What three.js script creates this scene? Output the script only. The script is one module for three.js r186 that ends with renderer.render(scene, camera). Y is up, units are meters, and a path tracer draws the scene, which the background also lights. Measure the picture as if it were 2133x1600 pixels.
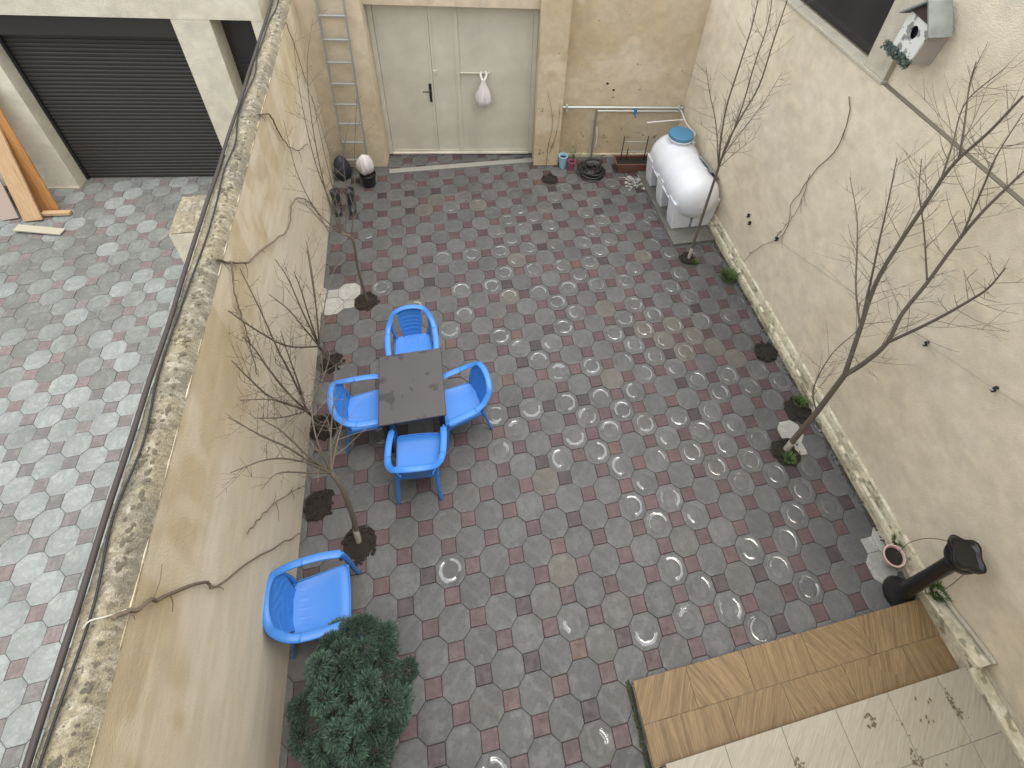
import * as THREE from 'three';
import { mergeGeometries } from 'three/addons/utils/BufferGeometryUtils.js';
import { RoundedBoxGeometry } from 'three/addons/geometries/RoundedBoxGeometry.js';

// ---------------------------------------------------------------- camera, sky, sun, exposure
const scene = new THREE.Scene();
const camera = new THREE.PerspectiveCamera(67.37, 2133 / 1600, 0.05, 400);
camera.position.set(0, 6.383, 0);
camera.quaternion.setFromRotationMatrix(new THREE.Matrix4().makeBasis(
  new THREE.Vector3(0.972021, 0.078133, 0.221519), new THREE.Vector3(0.095184, 0.731147, -0.675548), new THREE.Vector3(-0.214746, 0.677731, 0.703253)));
camera.setViewOffset(2133, 1600, -109.14, 370.32, 2133, 1600);   // the photograph is an off-centre crop
camera.updateMatrixWorld();

function rng(seed) { let a = seed >>> 0; return () => { a = (a + 0x6d2b79f5) | 0; let t = Math.imul(a ^ (a >>> 15), 1 | a); t = (t + Math.imul(t ^ (t >>> 7), 61 | t)) ^ t; return ((t ^ (t >>> 14)) >>> 0) / 4294967296; }; }
{ // even overcast sky, brighter towards the zenith
  const w = 64, h = 32, d = new Float32Array(w * h * 4);
  for (let j = 0; j < h; j++) for (let i = 0; i < w; i++) {
    const el = ((j + 0.5) / h - 0.5) * Math.PI, L = el > 0 ? (1 + 2 * Math.sin(el)) / 3 : 0.25, k = (j * w + i) * 4;
    d[k] = L * 0.97; d[k + 1] = L * 1.0; d[k + 2] = L * 1.03; d[k + 3] = 1;
  }
  const sky = new THREE.DataTexture(d, w, h, THREE.RGBAFormat, THREE.FloatType);
  sky.mapping = THREE.EquirectangularReflectionMapping; sky.magFilter = sky.minFilter = THREE.LinearFilter; sky.needsUpdate = true;
  scene.background = sky; scene.environment = sky;
}
const sun = new THREE.DirectionalLight(0xfff4e4, 0.7);
sun.position.set(3.5, 14, -2); sun.target.position.set(1, 0, -4); sun.castShadow = true; sun.shadow.radius = 40;
Object.assign(sun.shadow.camera, { left: -12, right: 12, top: 12, bottom: -12, near: 1, far: 40 });
scene.add(sun, sun.target);
const renderer = new THREE.WebGLRenderer({ antialias: true });
renderer.shadowMap.enabled = true;
renderer.toneMapping = THREE.LinearToneMapping;
renderer.toneMappingExposure = 2.8;

// ---------------------------------------------------------------- helpers
const V = (x, y, z) => new THREE.Vector3(x, y, z);
const taken = {};
function numbered(n) { const k = taken[n] = (taken[n] ?? -1) + 1; return k ? n + '_' + String(k).padStart(3, '0') : n; }
function tag(o, label, category, group) { o.userData.label = label; o.userData.category = category; if (group) o.userData.group = group; return o; }
function thing(name, label, category, group, pos = [0, 0, 0], turn = 0) {
  const g = new THREE.Group(); g.name = numbered(name); g.position.set(...pos); g.rotation.y = turn; scene.add(g); return tag(g, label, category, group);
}
function part(name, geo, mat, parent) {
  const m = new THREE.Mesh(Array.isArray(geo) ? mergeGeometries(geo.map(clean)) : geo, mat); m.name = name; m.castShadow = m.receiveShadow = true; parent.add(m); return m;
}
function clean(g) { g = g.index ? g.toNonIndexed() : g; for (const k of Object.keys(g.attributes)) if (!['position', 'normal', 'uv', 'color'].includes(k)) g.deleteAttribute(k); if (!g.attributes.uv) g.setAttribute('uv', new THREE.BufferAttribute(new Float32Array(g.attributes.position.count * 2), 2)); return g; }
function struct(o) { o.userData.kind = 'structure'; return o; }
function structure(name) { const g = new THREE.Group(); g.name = name; scene.add(g); return struct(g); }
// box between two corners, uv in metres
function uvm(g, ox = 0, oy = 0) {
  const p = g.attributes.position, n = g.attributes.normal, uv = new Float32Array(p.count * 2);
  for (let i = 0; i < p.count; i++) {
    const ax = Math.abs(n.getX(i)), ay = Math.abs(n.getY(i)), az = Math.abs(n.getZ(i));
    if (ay >= ax && ay >= az) { uv[2 * i] = p.getX(i); uv[2 * i + 1] = p.getZ(i); } else if (ax >= az) { uv[2 * i] = p.getZ(i); uv[2 * i + 1] = p.getY(i); } else { uv[2 * i] = p.getX(i); uv[2 * i + 1] = p.getY(i); }
    uv[2 * i] += ox; uv[2 * i + 1] += oy;
  }
  g.setAttribute('uv', new THREE.BufferAttribute(uv, 2)); return g;
}
function box(x0, x1, y0, y1, z0, z1, r = 0) {
  const w = x1 - x0, h = y1 - y0, d = z1 - z0;
  const g = r ? new RoundedBoxGeometry(w, h, d, 2, Math.min(r, w / 2.01, h / 2.01, d / 2.01)) : new THREE.BoxGeometry(w, h, d);
  g.translate((x0 + x1) / 2, (y0 + y1) / 2, (z0 + z1) / 2); return uvm(g);
}
// tube swept along points; radius tapers; optional flat section [a (sideways), b]
function sweep(pts, r0, r1, { seg = 6, steps = 0, flat = null, closed = false, cap = true, ref = V(0, 1, 0) } = {}) {
  const P = pts.map((p) => (p.isVector3 ? p : V(...p))), c = new THREE.CatmullRomCurve3(P, closed, 'catmullrom', 0.5), n = steps || (P.length - 1) * 3;
  const pos = [], idx = [], uv = [], rows = n + 1; let prev = null, len = 0, last = null;
  for (let i = 0; i < rows; i++) {
    const t = i / n, o = c.getPoint(t), T = c.getTangent(t).normalize();
    if (last) len += last.distanceTo(o); last = o;
    let N;
    if (flat) { N = V().crossVectors(T, ref); if (N.lengthSq() < 1e-4) N = prev ? prev.clone() : V(1, 0, 0); N.normalize(); if (prev && N.dot(prev) < 0) N.negate(); } else { N = prev ? prev.clone().addScaledVector(T, -prev.dot(T)) : V().crossVectors(T, Math.abs(T.y) > 0.9 ? V(1, 0, 0) : V(0, 1, 0)); N.normalize(); }
    prev = N; const B = V().crossVectors(T, N), r = r0 + (r1 - r0) * t, a = flat ? flat[0] * r : r, b = flat ? flat[1] * r : r;
    for (let k = 0; k <= seg; k++) { const f = k / seg * Math.PI * 2, q = o.clone().addScaledVector(N, Math.cos(f) * a).addScaledVector(B, Math.sin(f) * b); pos.push(q.x, q.y, q.z); uv.push(k / seg, len); }
  }
  for (let i = 0; i < n; i++) for (let k = 0; k < seg; k++) { const a = i * (seg + 1) + k, b = a + seg + 1; idx.push(a, a + 1, b, b, a + 1, b + 1); }
  if (cap && !closed) for (const [row, flip] of [[0, 1], [n, 0]]) {
    const o = c.getPoint(row / n), ci = pos.length / 3; pos.push(o.x, o.y, o.z); uv.push(0, 0);
    for (let k = 0; k < seg; k++) { const a = row * (seg + 1) + k; flip ? idx.push(ci, a + 1, a) : idx.push(ci, a, a + 1); }
  }
  const g = new THREE.BufferGeometry(); g.setAttribute('position', new THREE.Float32BufferAttribute(pos, 3)); g.setAttribute('uv', new THREE.Float32BufferAttribute(uv, 2)); g.setIndex(idx); g.computeVertexNormals(); return g;
}
const lathe = (pts, seg = 20) => new THREE.LatheGeometry(pts.map(([x, y]) => new THREE.Vector2(x, y)), seg);
const cyl = (r0, r1, h, x, y, z, seg = 14) => new THREE.CylinderGeometry(r1, r0, h, seg).translate(x, y + h / 2, z);
// periodic value noise
function noise2(seed) {
  const r = rng(seed), N = 256, t = new Float32Array(N * N).map(() => r());
  const at = (x, y, p) => t[((((y % p) + p) % p) * 7 % N) * N + ((((x % p) + p) % p) * 3 + seed) % N];
  const n = (x, y, p) => { const xi = Math.floor(x), yi = Math.floor(y); let fx = x - xi, fy = y - yi; fx = fx * fx * (3 - 2 * fx); fy = fy * fy * (3 - 2 * fy); const a = at(xi, yi, p), b = at(xi + 1, yi, p), c = at(xi, yi + 1, p), d = at(xi + 1, yi + 1, p); return a + (b - a) * fx + (c - a) * fy + (a - b - c + d) * fx * fy; };
  return (u, v, f, oct = 4, g = 0.5) => { let s = 0, a = 1, w = 0; for (let o = 0; o < oct; o++) { s += a * n(u * f + o * 17, v * f + o * 31, f); w += a; a *= g; f *= 2; } return s / w; };
}
const N1 = noise2(11), N2 = noise2(29), N3 = noise2(53);
function tex(w, h, fn, srgb = true, rep = [1, 1]) {
  const d = new Uint8Array(w * h * 4);
  for (let j = 0; j < h; j++) for (let i = 0; i < w; i++) { const c = fn((i + 0.5) / w, (j + 0.5) / h), k = (j * w + i) * 4; if (typeof c === 'number') d[k] = d[k + 1] = d[k + 2] = Math.max(0, Math.min(255, c * 255)); else for (let q = 0; q < 3; q++) d[k + q] = Math.max(0, Math.min(255, c[q])); d[k + 3] = 255; }
  const t = new THREE.DataTexture(d, w, h); t.magFilter = THREE.LinearFilter; t.minFilter = THREE.LinearMipmapLinearFilter; t.generateMipmaps = true; t.wrapS = t.wrapT = THREE.RepeatWrapping; t.repeat.set(...rep); if (srgb) t.colorSpace = THREE.SRGBColorSpace; t.needsUpdate = true; return t;
}
const mix = (a, b, t) => a.map((x, i) => x + (b[i] - x) * t), sst = (a, b, x) => { x = Math.max(0, Math.min(1, (x - a) / (b - a))); return x * x * (3 - 2 * x); };
const std = (o) => new THREE.MeshStandardMaterial(o), lin = (r, g, b) => new THREE.Color().setRGB(r, g, b);

// ---------------------------------------------------------------- textures and materials
const fineBump = tex(512, 512, (u, v) => N1(u, v, 64, 3, 0.6), false);
const plasterMap = (base, dark, pale, seed) => tex(512, 512, (u, v) => {
  const a = N1(u, v, 3, 5), b = N2(u, v, 24, 4, 0.6), c = N3(u + seed, v, 6, 5);
  let q = mix(base, dark, sst(0.5, 0.75, a) * 0.55); q = mix(q, pale, sst(0.55, 0.75, c) * 0.45); const tw = N2(u, v * 0.35, 50, 3, 0.6); q = mix(q, pale, sst(0.62, 0.7, tw) * 0.25); return q.map((x) => x * (0.92 + 0.16 * b));
});
function plaster(base, dark, pale, seed) { const m = plasterMap(base, dark, pale, seed); m.repeat.set(1 / 3.1, 1 / 3.1); const b = fineBump.clone(); b.repeat.set(1 / 0.5, 1 / 0.5); return std({ map: m, roughness: 0.92, bumpMap: b, bumpScale: 0.006 }); }
const M = {};
M.wallRight = plaster([217, 205, 183], [213, 198, 170], [221, 211, 194], 0.1);
M.wallBack = plaster([203, 190, 167], [190, 172, 142], [214, 204, 186], 0.3);
M.cream = plaster([208, 202, 184], [200, 192, 172], [216, 211, 196], 0.5);
M.house = plaster([205, 194, 172], [196, 180, 150], [214, 204, 184], 0.7);
M.greyRender = plaster([186, 179, 162], [170, 163, 146], [196, 190, 176], 0.2);
// boundary wall face: ochre water stains run down from the top with a ragged lower outline
M.wallLeft = std({
  map: tex(1024, 512, (u, v) => {
    const y = v * 3.0, a = N1(u, v, 5, 5), b = N2(u, v, 40, 4, 0.6), col = N3(u, 0.37, 26, 3), col2 = N1(u, 0.71, 80, 2);
    let q = mix([211, 200, 180], [204, 190, 164], sst(0.45, 0.7, a) * 0.6);
    const len = 0.25 + 1.25 * col + 0.25 * (col2 - 0.5), d = 3.0 - y;
    const streak = sst(0.3, -0.35, d - len + 0.3 * (N2(u, v, 12, 4) - 0.5)) * (0.3 + 0.7 * sst(0.3, 0.6, N3(u, v * 0.12, 60, 2)));
    q = mix(q, [184, 166, 132], streak * 0.85 * (0.45 + 0.75 * N1(u, v * 0.3, 30, 4)));
    q = mix(q, [222, 214, 196], sst(0.64, 0.72, N2(u, v, 9, 5)) * 0.35);
    return q.map((x) => x * (0.95 + 0.1 * b));
  }), roughness: 0.93, bumpMap: (() => { const b = fineBump.clone(); b.repeat.set(18, 6); return b; })(), bumpScale: 0.003,
});
// wall by the gas pipes and the pilasters: mould spots with hard outlines in the damp zone
const mouldMap = tex(512, 512, (u, v) => {
  const y = v * 3.1, a = N1(u, v, 4, 5), b = N2(u, v, 30, 4, 0.6);
  let q = mix([200, 186, 162], [188, 170, 138], sst(0.42, 0.7, a) * 0.8); q = mix(q, [212, 200, 180], sst(0.6, 0.7, N3(u, v, 7, 5)) * 0.6);
  const spot = N3(u, v, 30, 5, 0.65), dens = 0.645 + 0.14 * Math.min(1, y / 0.9);
  if (spot > dens) q = mix(q, [104, 96, 72], 0.8 * sst(dens, dens + 0.03, spot));
  return q.map((x) => x * (0.93 + 0.14 * b));
}); mouldMap.repeat.set(1 / 3.1, 1 / 3.1);
M.wallMould = std({ map: mouldMap, roughness: 0.93, bumpMap: fineBump.clone(), bumpScale: 0.003 }); M.wallMould.bumpMap.repeat.set(2, 2);
M.plinth = std({ map: tex(512, 128, (u, v) => { let q = mix([196, 187, 164], [168, 162, 138], sst(0.42, 0.62, N1(u, v * 0.25, 24, 5)) * 0.9); q = mix(q, [212, 206, 190], sst(0.55, 0.68, N3(u, v * 0.25, 30, 4)) * 0.6); q = mix(q, [122, 116, 94], sst(0.64, 0.72, N2(u, v * 0.25, 50, 5)) * 0.75); return q.map((x) => x * (0.88 + 0.24 * N1(u, v * 0.25, 150, 2))); }, true, [1 / 4, 1]), roughness: 0.85 });
M.mortar = std({ color: lin(0.92, 0.91, 0.88), map: tex(1024, 256, (u, v) => { const g = N1(u, v * 0.25, 200, 3, 0.7); let q = mix([152, 143, 122], [134, 128, 114], sst(0.4, 0.65, N1(u, v * 0.25, 12, 5))); q = mix(q, [182, 176, 162], sst(0.54, 0.68, N3(u, v * 0.25, 80, 5)) * 0.6); q = mix(q, [116, 109, 95], sst(0.56, 0.76, N2(u, v * 0.25, 220, 3)) * 0.6); return q.map((x) => x * (0.82 + 0.32 * g)); }, true, [1 / 3, 1]), roughness: 0.97, bumpMap: (() => { const b = fineBump.clone(); b.repeat.set(3, 3); return b; })(), bumpScale: 0.008 });
const concreteTone = tex(512, 512, (u, v) => { const a = N1(u, v, 6, 5), b = N2(u, v, 60, 4, 0.7), c = N3(u, v, 14, 4); return [255, 253, 250].map((x) => x * (0.72 + 0.2 * a + 0.16 * (b - 0.5) + 0.1 * (c > 0.6 ? 1 : 0) * 0.6)); }, true, [1.4, 1.4]);
// film of rain water: smooth in broken arcs of the moulded ring, rough elsewhere; sixteen pavers in one sheet of 4 x 4 cells
const [wetRough, wetSpec] = (() => {
  const r = rng(515), arcs = Array.from({ length: 16 }, (_, c) => Array.from({ length: c < 4 ? 0 : c % 5 === 4 ? 1 : 2 + Math.floor(r() * 2) }, () => ({ a: r() * 6.283, w: 0.45 + 0.75 * r(), r: 0.082 + 0.014 * r(), t: 0.01 + 0.008 * r() })));
  const wetness = (u, v) => {
    const cx = Math.min(3, Math.floor(u * 4)), cy = Math.min(3, Math.floor(v * 4)), x = (u * 4 - cx - 0.5) * 0.32, y = (v * 4 - cy - 0.5) * 0.32, rad = Math.hypot(x, y), th = Math.atan2(y, x), n = N2(u, v, 40, 4, 0.6);
    let wet = 0; for (const k of arcs[cy * 4 + cx]) { let d = Math.abs(((th - k.a + 9.4248) % 6.2832) - 3.1416); wet = Math.max(wet, sst(k.w + 0.12, k.w - 0.08, d + 0.5 * (n - 0.5)) * sst(k.t + 0.006, k.t - 0.004, Math.abs(rad - k.r) + 0.02 * (n - 0.5))); }
    return wet;
  };
  const rough = tex(1024, 1024, (u, v) => { const w = wetness(u, v); return 0.62 - 0.57 * w - 0.15 * sst(0.55, 0.7, N1(u, v, 24, 4)) * (1 - w); }, false), spec = tex(1024, 1024, (u, v) => wetness(u, v), false);
  const d = spec.image.data; for (let i = 0; i < d.length; i += 4) { d[i + 3] = 70 + 185 * d[i] / 255; d[i] = d[i + 1] = d[i + 2] = 255; } return [rough, spec];   // the intensity sits in the alpha channel
})();
const redRough = tex(256, 256, (u, v) => 0.3 + 0.4 * N1(u, v, 10, 4), false, [4, 4]);
const grit = fineBump.clone(); grit.repeat.set(5, 5);
const paver = (c, wet = true, rough = null) => new THREE.MeshPhysicalMaterial({ color: c, map: concreteTone, roughness: wet ? 1 : 0.9, roughnessMap: wet ? rough : null, ior: rough === wetRough ? 2.1 : 1.45, specularIntensityMap: rough === wetRough ? wetSpec : null, bumpMap: grit, bumpScale: 0.0006 });
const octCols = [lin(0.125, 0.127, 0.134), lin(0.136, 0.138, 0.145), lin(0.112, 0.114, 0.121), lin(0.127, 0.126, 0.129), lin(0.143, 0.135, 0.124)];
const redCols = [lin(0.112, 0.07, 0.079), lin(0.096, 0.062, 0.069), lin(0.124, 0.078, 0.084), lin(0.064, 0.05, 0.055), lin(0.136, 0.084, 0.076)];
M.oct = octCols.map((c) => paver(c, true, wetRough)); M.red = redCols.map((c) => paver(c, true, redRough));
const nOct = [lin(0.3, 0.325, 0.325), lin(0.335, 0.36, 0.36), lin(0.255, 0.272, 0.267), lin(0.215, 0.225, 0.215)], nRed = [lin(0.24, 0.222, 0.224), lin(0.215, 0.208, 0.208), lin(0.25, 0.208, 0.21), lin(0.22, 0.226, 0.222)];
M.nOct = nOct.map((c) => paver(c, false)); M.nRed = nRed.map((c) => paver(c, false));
M.limed = paver(lin(0.47, 0.47, 0.45), false);
M.joint = std({ color: lin(0.055, 0.05, 0.044), roughness: 0.9 });
M.soil = std({ color: lin(0.017, 0.013, 0.01), roughness: 0.95 });
M.blue = new THREE.MeshPhysicalMaterial({ color: lin(0.043, 0.195, 0.59), roughness: 0.45, ior: 1.5 });
M.tableTop = std({ color: lin(0.061, 0.053, 0.056), map: tex(256, 256, (u, v) => 0.9 + 0.1 * N1(u, v, 5, 5) - 0.3 * sst(0.66, 0.7, N3(u, v, 10, 4))), roughness: 0.5 });
M.black = std({ color: lin(0.012, 0.012, 0.015), roughness: 0.45 });
M.gate = std({ color: lin(0.67, 0.64, 0.545), map: tex(256, 256, (u, v) => 0.86 + 0.14 * N1(u, v, 4, 5)), roughness: 0.55 });
M.alu = std({ color: lin(0.42, 0.43, 0.43), metalness: 0.6, roughness: 0.4 });
M.shutter = std({ color: lin(0.03, 0.026, 0.0225), roughness: 0.5 });
M.darkDoor = std({ color: lin(0.028, 0.024, 0.025), roughness: 0.4 });
M.tank = new THREE.MeshPhysicalMaterial({ color: lin(0.66, 0.68, 0.73), roughness: 0.35 });
M.lid = std({ color: lin(0.06, 0.2, 0.34), roughness: 0.5 });
M.bark = std({ color: lin(0.125, 0.103, 0.079), roughness: 0.9 });
M.twig = std({ color: lin(0.16, 0.13, 0.098), roughness: 0.9 });
M.vine = std({ color: lin(0.15, 0.115, 0.08), roughness: 0.95 });
M.limeTrunk = std({ color: lin(0.42, 0.39, 0.34), roughness: 0.95 });
M.pipe = std({ color: lin(0.034, 0.025, 0.022), roughness: 0.6 });
M.cable = std({ color: lin(0.013, 0.0125, 0.013), roughness: 0.6 });
M.steel = std({ color: lin(0.5, 0.54, 0.53), metalness: 0.3, roughness: 0.45 });
M.bag = new THREE.MeshPhysicalMaterial({ color: lin(0.62, 0.58, 0.58), roughness: 0.5, side: THREE.DoubleSide });
const woodTile = (a, b, c, seed) => tex(256, 256, (u, v) => { const w = u + 0.05 * (N1(u, v, 3, 3) - 0.5), g = N2(w, v * 0.06 + seed, 64, 4, 0.6), h = N3(w, v * 0.1 + seed, 26, 3); let q = mix(a, b, sst(0.3, 0.7, g)); q = mix(q, c, sst(0.55, 0.72, h) * 0.5); const k = 0.92 + 0.16 * N2(w, v * 0.2 + seed, 110, 2); return q.map((x) => x * k); });
M.wood = [0.1, 0.35, 0.62].map((s) => std({ color: lin(0.39, 0.4, 0.425), map: woodTile([196, 162, 112], [168, 134, 88], [138, 108, 66], s), roughness: 0.6 }));
M.porch = [0.15, 0.5].map((s) => std({ color: lin(0.52, 0.53, 0.53), map: woodTile([204, 194, 174], [197, 186, 165], [187, 173, 150], s), roughness: 0.45 }));
M.plankPale = std({ color: lin(0.7, 0.7, 0.72), map: woodTile([214, 180, 138], [202, 166, 124], [182, 142, 100], 0.2), roughness: 0.8 });
M.plankOrange = std({ color: lin(0.7, 0.7, 0.72), map: woodTile([204, 148, 86], [190, 132, 72], [166, 112, 58], 0.8), roughness: 0.7 });
M.leaf = std({ color: lin(0.08, 0.13, 0.035), roughness: 0.8, side: THREE.DoubleSide });
M.rust = std({ color: lin(0.12, 0.05, 0.032), roughness: 0.75 });

// ---------------------------------------------------------------- ground and paving
{ const g = part('ground', new THREE.PlaneGeometry(120, 120).rotateX(-Math.PI / 2).translate(0, -0.012, 0), M.joint, scene); struct(g); }
const HALF = 0.14, RED = 0.0693;
function octagon(scale, depth, tilt, seed, wide = 24) {
  const r = rng(seed), a = HALF * scale, d = 0.1482 * scale, ang = [];
  for (let q = 0; q < 4; q++) for (const t of [0, 13.3, 26.57, 45, 63.43, 76.7]) ang.push((q * 90 + t) * Math.PI / 180);
  const bound = (t) => { const c = Math.abs(Math.cos(t)), s = Math.abs(Math.sin(t)); return Math.min(a / Math.max(c, s), d * Math.SQRT2 / (c + s)); };
  const n = ang.length, ring = [[0.04, 0.0006], [0.066, 0.0004], [0.075, -0.0012], [0.083, -0.0036], [0.09, -0.0042], [0.098, -0.0026], [0.107, -0.0002]].map(([x, y]) => [x * scale, y * depth]);
  const pos = [0, 0.0008 * depth, 0], idx = [], uv = [], tx = (r() - 0.5) * tilt, tz = (r() - 0.5) * tilt, ph = r() * 7, ox = r(), oy = r();
  for (const [rad, y] of ring) for (const t of ang) pos.push(Math.cos(t) * rad, y * (1 + 0.35 * Math.sin(2 * t + ph)), Math.sin(t) * rad);
  for (const [ins, y] of [[0.006, 0], [0, -0.004]]) for (const t of ang) { const b = bound(t) - ins; pos.push(Math.cos(t) * b, y, Math.sin(t) * b); }
  for (const y of [-0.004, -0.03]) for (const t of ang) { const b = bound(t); pos.push(Math.cos(t) * b, y, Math.sin(t) * b); }
  for (let k = 0; k < n; k++) idx.push(0, 1 + (k + 1) % n, 1 + k);
  const rings = ring.length + 2;
  const band = (i, j) => { for (let k = 0; k < n; k++) { const A = 1 + i * n + k, B = 1 + i * n + (k + 1) % n, C = 1 + j * n + k, D = 1 + j * n + (k + 1) % n; idx.push(A, B, C, C, B, D); } };
  for (let i = 0; i < rings - 1; i++) band(i, i + 1); band(rings, rings + 1);
  const cell = depth < 0.3 ? Math.floor(r() * 4) : 4 + Math.floor(r() * 12); for (let i = 0; i < pos.length; i += 3) { uv.push((cell % 4 + 0.5 + pos[i] / 0.32) / 4, (Math.floor(cell / 4) + 0.5 + pos[i + 2] / 0.32) / 4); pos[i + 1] += pos[i] * tx + pos[i + 2] * tz; }
  const g = new THREE.BufferGeometry(); g.setAttribute('position', new THREE.Float32BufferAttribute(pos, 3)); g.setAttribute('uv', new THREE.Float32BufferAttribute(uv, 2)); g.setIndex(idx); g.computeVertexNormals(); return g;
}
function redBlock(scale, seed) {
  const r = rng(seed), s = RED * scale, c = 0.004, pos = [], idx = [], uv = [], tx = (r() - 0.5) * 0.03, tz = (r() - 0.5) * 0.03, ox = r(), oy = r();
  const P = [[s - c, 0], [s, -0.004], [s, -0.004], [s, -0.03]];
  for (const [h, y] of P) for (const [x, z] of [[1, 1], [-1, 1], [-1, -1], [1, -1]]) pos.push(x * h, y + x * h * tx + z * h * tz, z * h);
  idx.push(0, 2, 1, 0, 3, 2); for (const i of [0, 2]) for (let k = 0; k < 4; k++) { const A = i * 4 + k, B = i * 4 + (k + 1) % 4; idx.push(A, B, A + 4, A + 4, B, B + 4); }
  for (let i = 0; i < pos.length; i += 3) uv.push(pos[i] / 1.28 + ox, pos[i + 2] / 1.28 + oy);
  const g = new THREE.BufferGeometry(); g.setAttribute('position', new THREE.Float32BufferAttribute(pos, 3)); g.setAttribute('uv', new THREE.Float32BufferAttribute(uv, 2)); g.setIndex(idx.flatMap((_, i) => i % 3 ? [] : [idx[i], idx[i + 2], idx[i + 1]].reverse())); const q = g.toNonIndexed(); q.computeVertexNormals(); return q;
}
const PITS = [[-1.03, -5.16], [-1.42, -4.28], [-1.46, -3.45], [-1.44, -2.62], [-1.06, -2.16], [3.64, -5.22], [4.06, -3.48], [4.07, -2.65], [3.66, -2.2], [1.93, -7.33]];
function pave(name, period, phase, inside, octMats, redMats, octC, redC, seed, special, plain) {
  const root = structure(name), r = rng(seed), k = period / 0.4243;
  const og = Array.from({ length: 26 }, (_, i) => octagon(k, i < 8 ? 0.08 + 0.2 * r() : 0.7 + 0.7 * r(), 0.022, seed * 100 + i)), rg = Array.from({ length: 6 }, (_, i) => redBlock(k, seed * 50 + i));
  for (const [kind, geos, mats, cols, off] of [['octagon_paver', og, octMats, octC, 0.5], ['red_paver', rg, redMats, redC, 0]]) {
    const spots = [], q = V();
    for (let i = -60; i < 60; i++) for (let j = -60; j < 60; j++) {
      const u = i + off, v = j + off, x = (u + v) * period / 2 + phase[0], z = (v - u) * period / 2 + phase[1];
      if (!inside(x, z) || PITS.some(([a, b]) => Math.hypot(a - x, b - z) < (kind === 'octagon_paver' ? 0.16 : 0.09))) continue;
      q.set(x, 0, z).project(camera); const seen = Math.abs(q.x) < 1.06 && Math.abs(q.y) < 1.06 && q.z < 1;
      const d = Math.hypot(x, 6.38, z); spots.push({ x, z, w: (seen ? 1 : 0.001) / d ** 3 });
    }
    spots.sort((a, b) => b.w - a.w);
    const rest = [], col = new THREE.Color();
    spots.forEach((s, n) => {
      const worn = kind === 'octagon_paver' && r() < (plain ? plain(s.x, s.z) : 0.8), g = worn ? geos[Math.floor(r() * 8)] : geos[Math.floor(r() * geos.length)], y = (r() - 0.5) * 0.007, turn = Math.floor(r() * 4) * Math.PI / 2 + (r() - 0.5) * 0.02;
      let mi = r(); mi = mi < 0.42 ? 0 : mi < 0.66 ? 1 : mi < 0.84 ? 2 : mi < 0.97 ? 3 : Math.min(4, mats.length - 1);
      const sp = special?.(s.x, s.z, kind, r); if (typeof sp === 'number') mi = sp;
      if (n < 300) { const m = part(numbered(kind), g, sp === 'lime' ? M.limed : mats[mi], root); m.position.set(s.x, y, s.z); m.rotation.y = turn; } else {
        const h = clean(g.clone()).applyMatrix4(new THREE.Matrix4().makeRotationY(turn).setPosition(s.x, y, s.z)); col.copy(sp === 'lime' ? lin(0.47, 0.47, 0.45) : cols[mi]);
        h.setAttribute('color', new THREE.Float32BufferAttribute(Array.from({ length: h.attributes.position.count }, () => [col.r, col.g, col.b]).flat(), 3)); rest.push(h);
      }
    });
    if (rest.length) { const m = mats[0].clone(); m.color.set(0xffffff); m.vertexColors = true; const o = part(kind + 's', mergeGeometries(rest), m, root); o.userData.kind = 'stuff'; }
  }
}
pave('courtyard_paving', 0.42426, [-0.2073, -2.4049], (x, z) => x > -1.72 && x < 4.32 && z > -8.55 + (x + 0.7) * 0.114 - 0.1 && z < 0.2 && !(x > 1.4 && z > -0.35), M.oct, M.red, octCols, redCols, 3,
  (x, z, kind, r) => {
    if (kind === 'octagon_paver' || r() < 0.7) { if (Math.hypot(x + 1.45, (z + 5.25)) < 0.28 || Math.hypot(x - 3.85, z + 2.35) < 0.16 || Math.hypot(x - 4.15, z + 0.98) < 0.2) return 'lime'; }
    if (kind === 'octagon_paver' && Math.hypot((x - 3.0) / 0.8, (z + 3.75) / 0.45) < 1 && r() < 0.75) return 4;
  }, (x, z) => 0.08 + 0.84 * sst(2.3, -0.7, x + 0.3 * (-z - 3.2)));
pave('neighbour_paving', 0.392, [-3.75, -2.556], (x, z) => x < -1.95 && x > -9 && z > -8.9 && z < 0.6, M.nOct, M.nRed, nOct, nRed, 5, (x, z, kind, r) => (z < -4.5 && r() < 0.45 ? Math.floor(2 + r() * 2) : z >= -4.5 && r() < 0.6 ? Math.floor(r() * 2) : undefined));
tag(part('concrete_strip', new RoundedBoxGeometry(2.45, 0.03, 0.11, 2, 0.006).translate(0.5, 0.004, -7.87), std({ color: lin(0.24, 0.235, 0.22), roughness: 0.8 }), scene), 'narrow pale concrete strip set in the paving in front of the gate', 'kerb');

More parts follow.
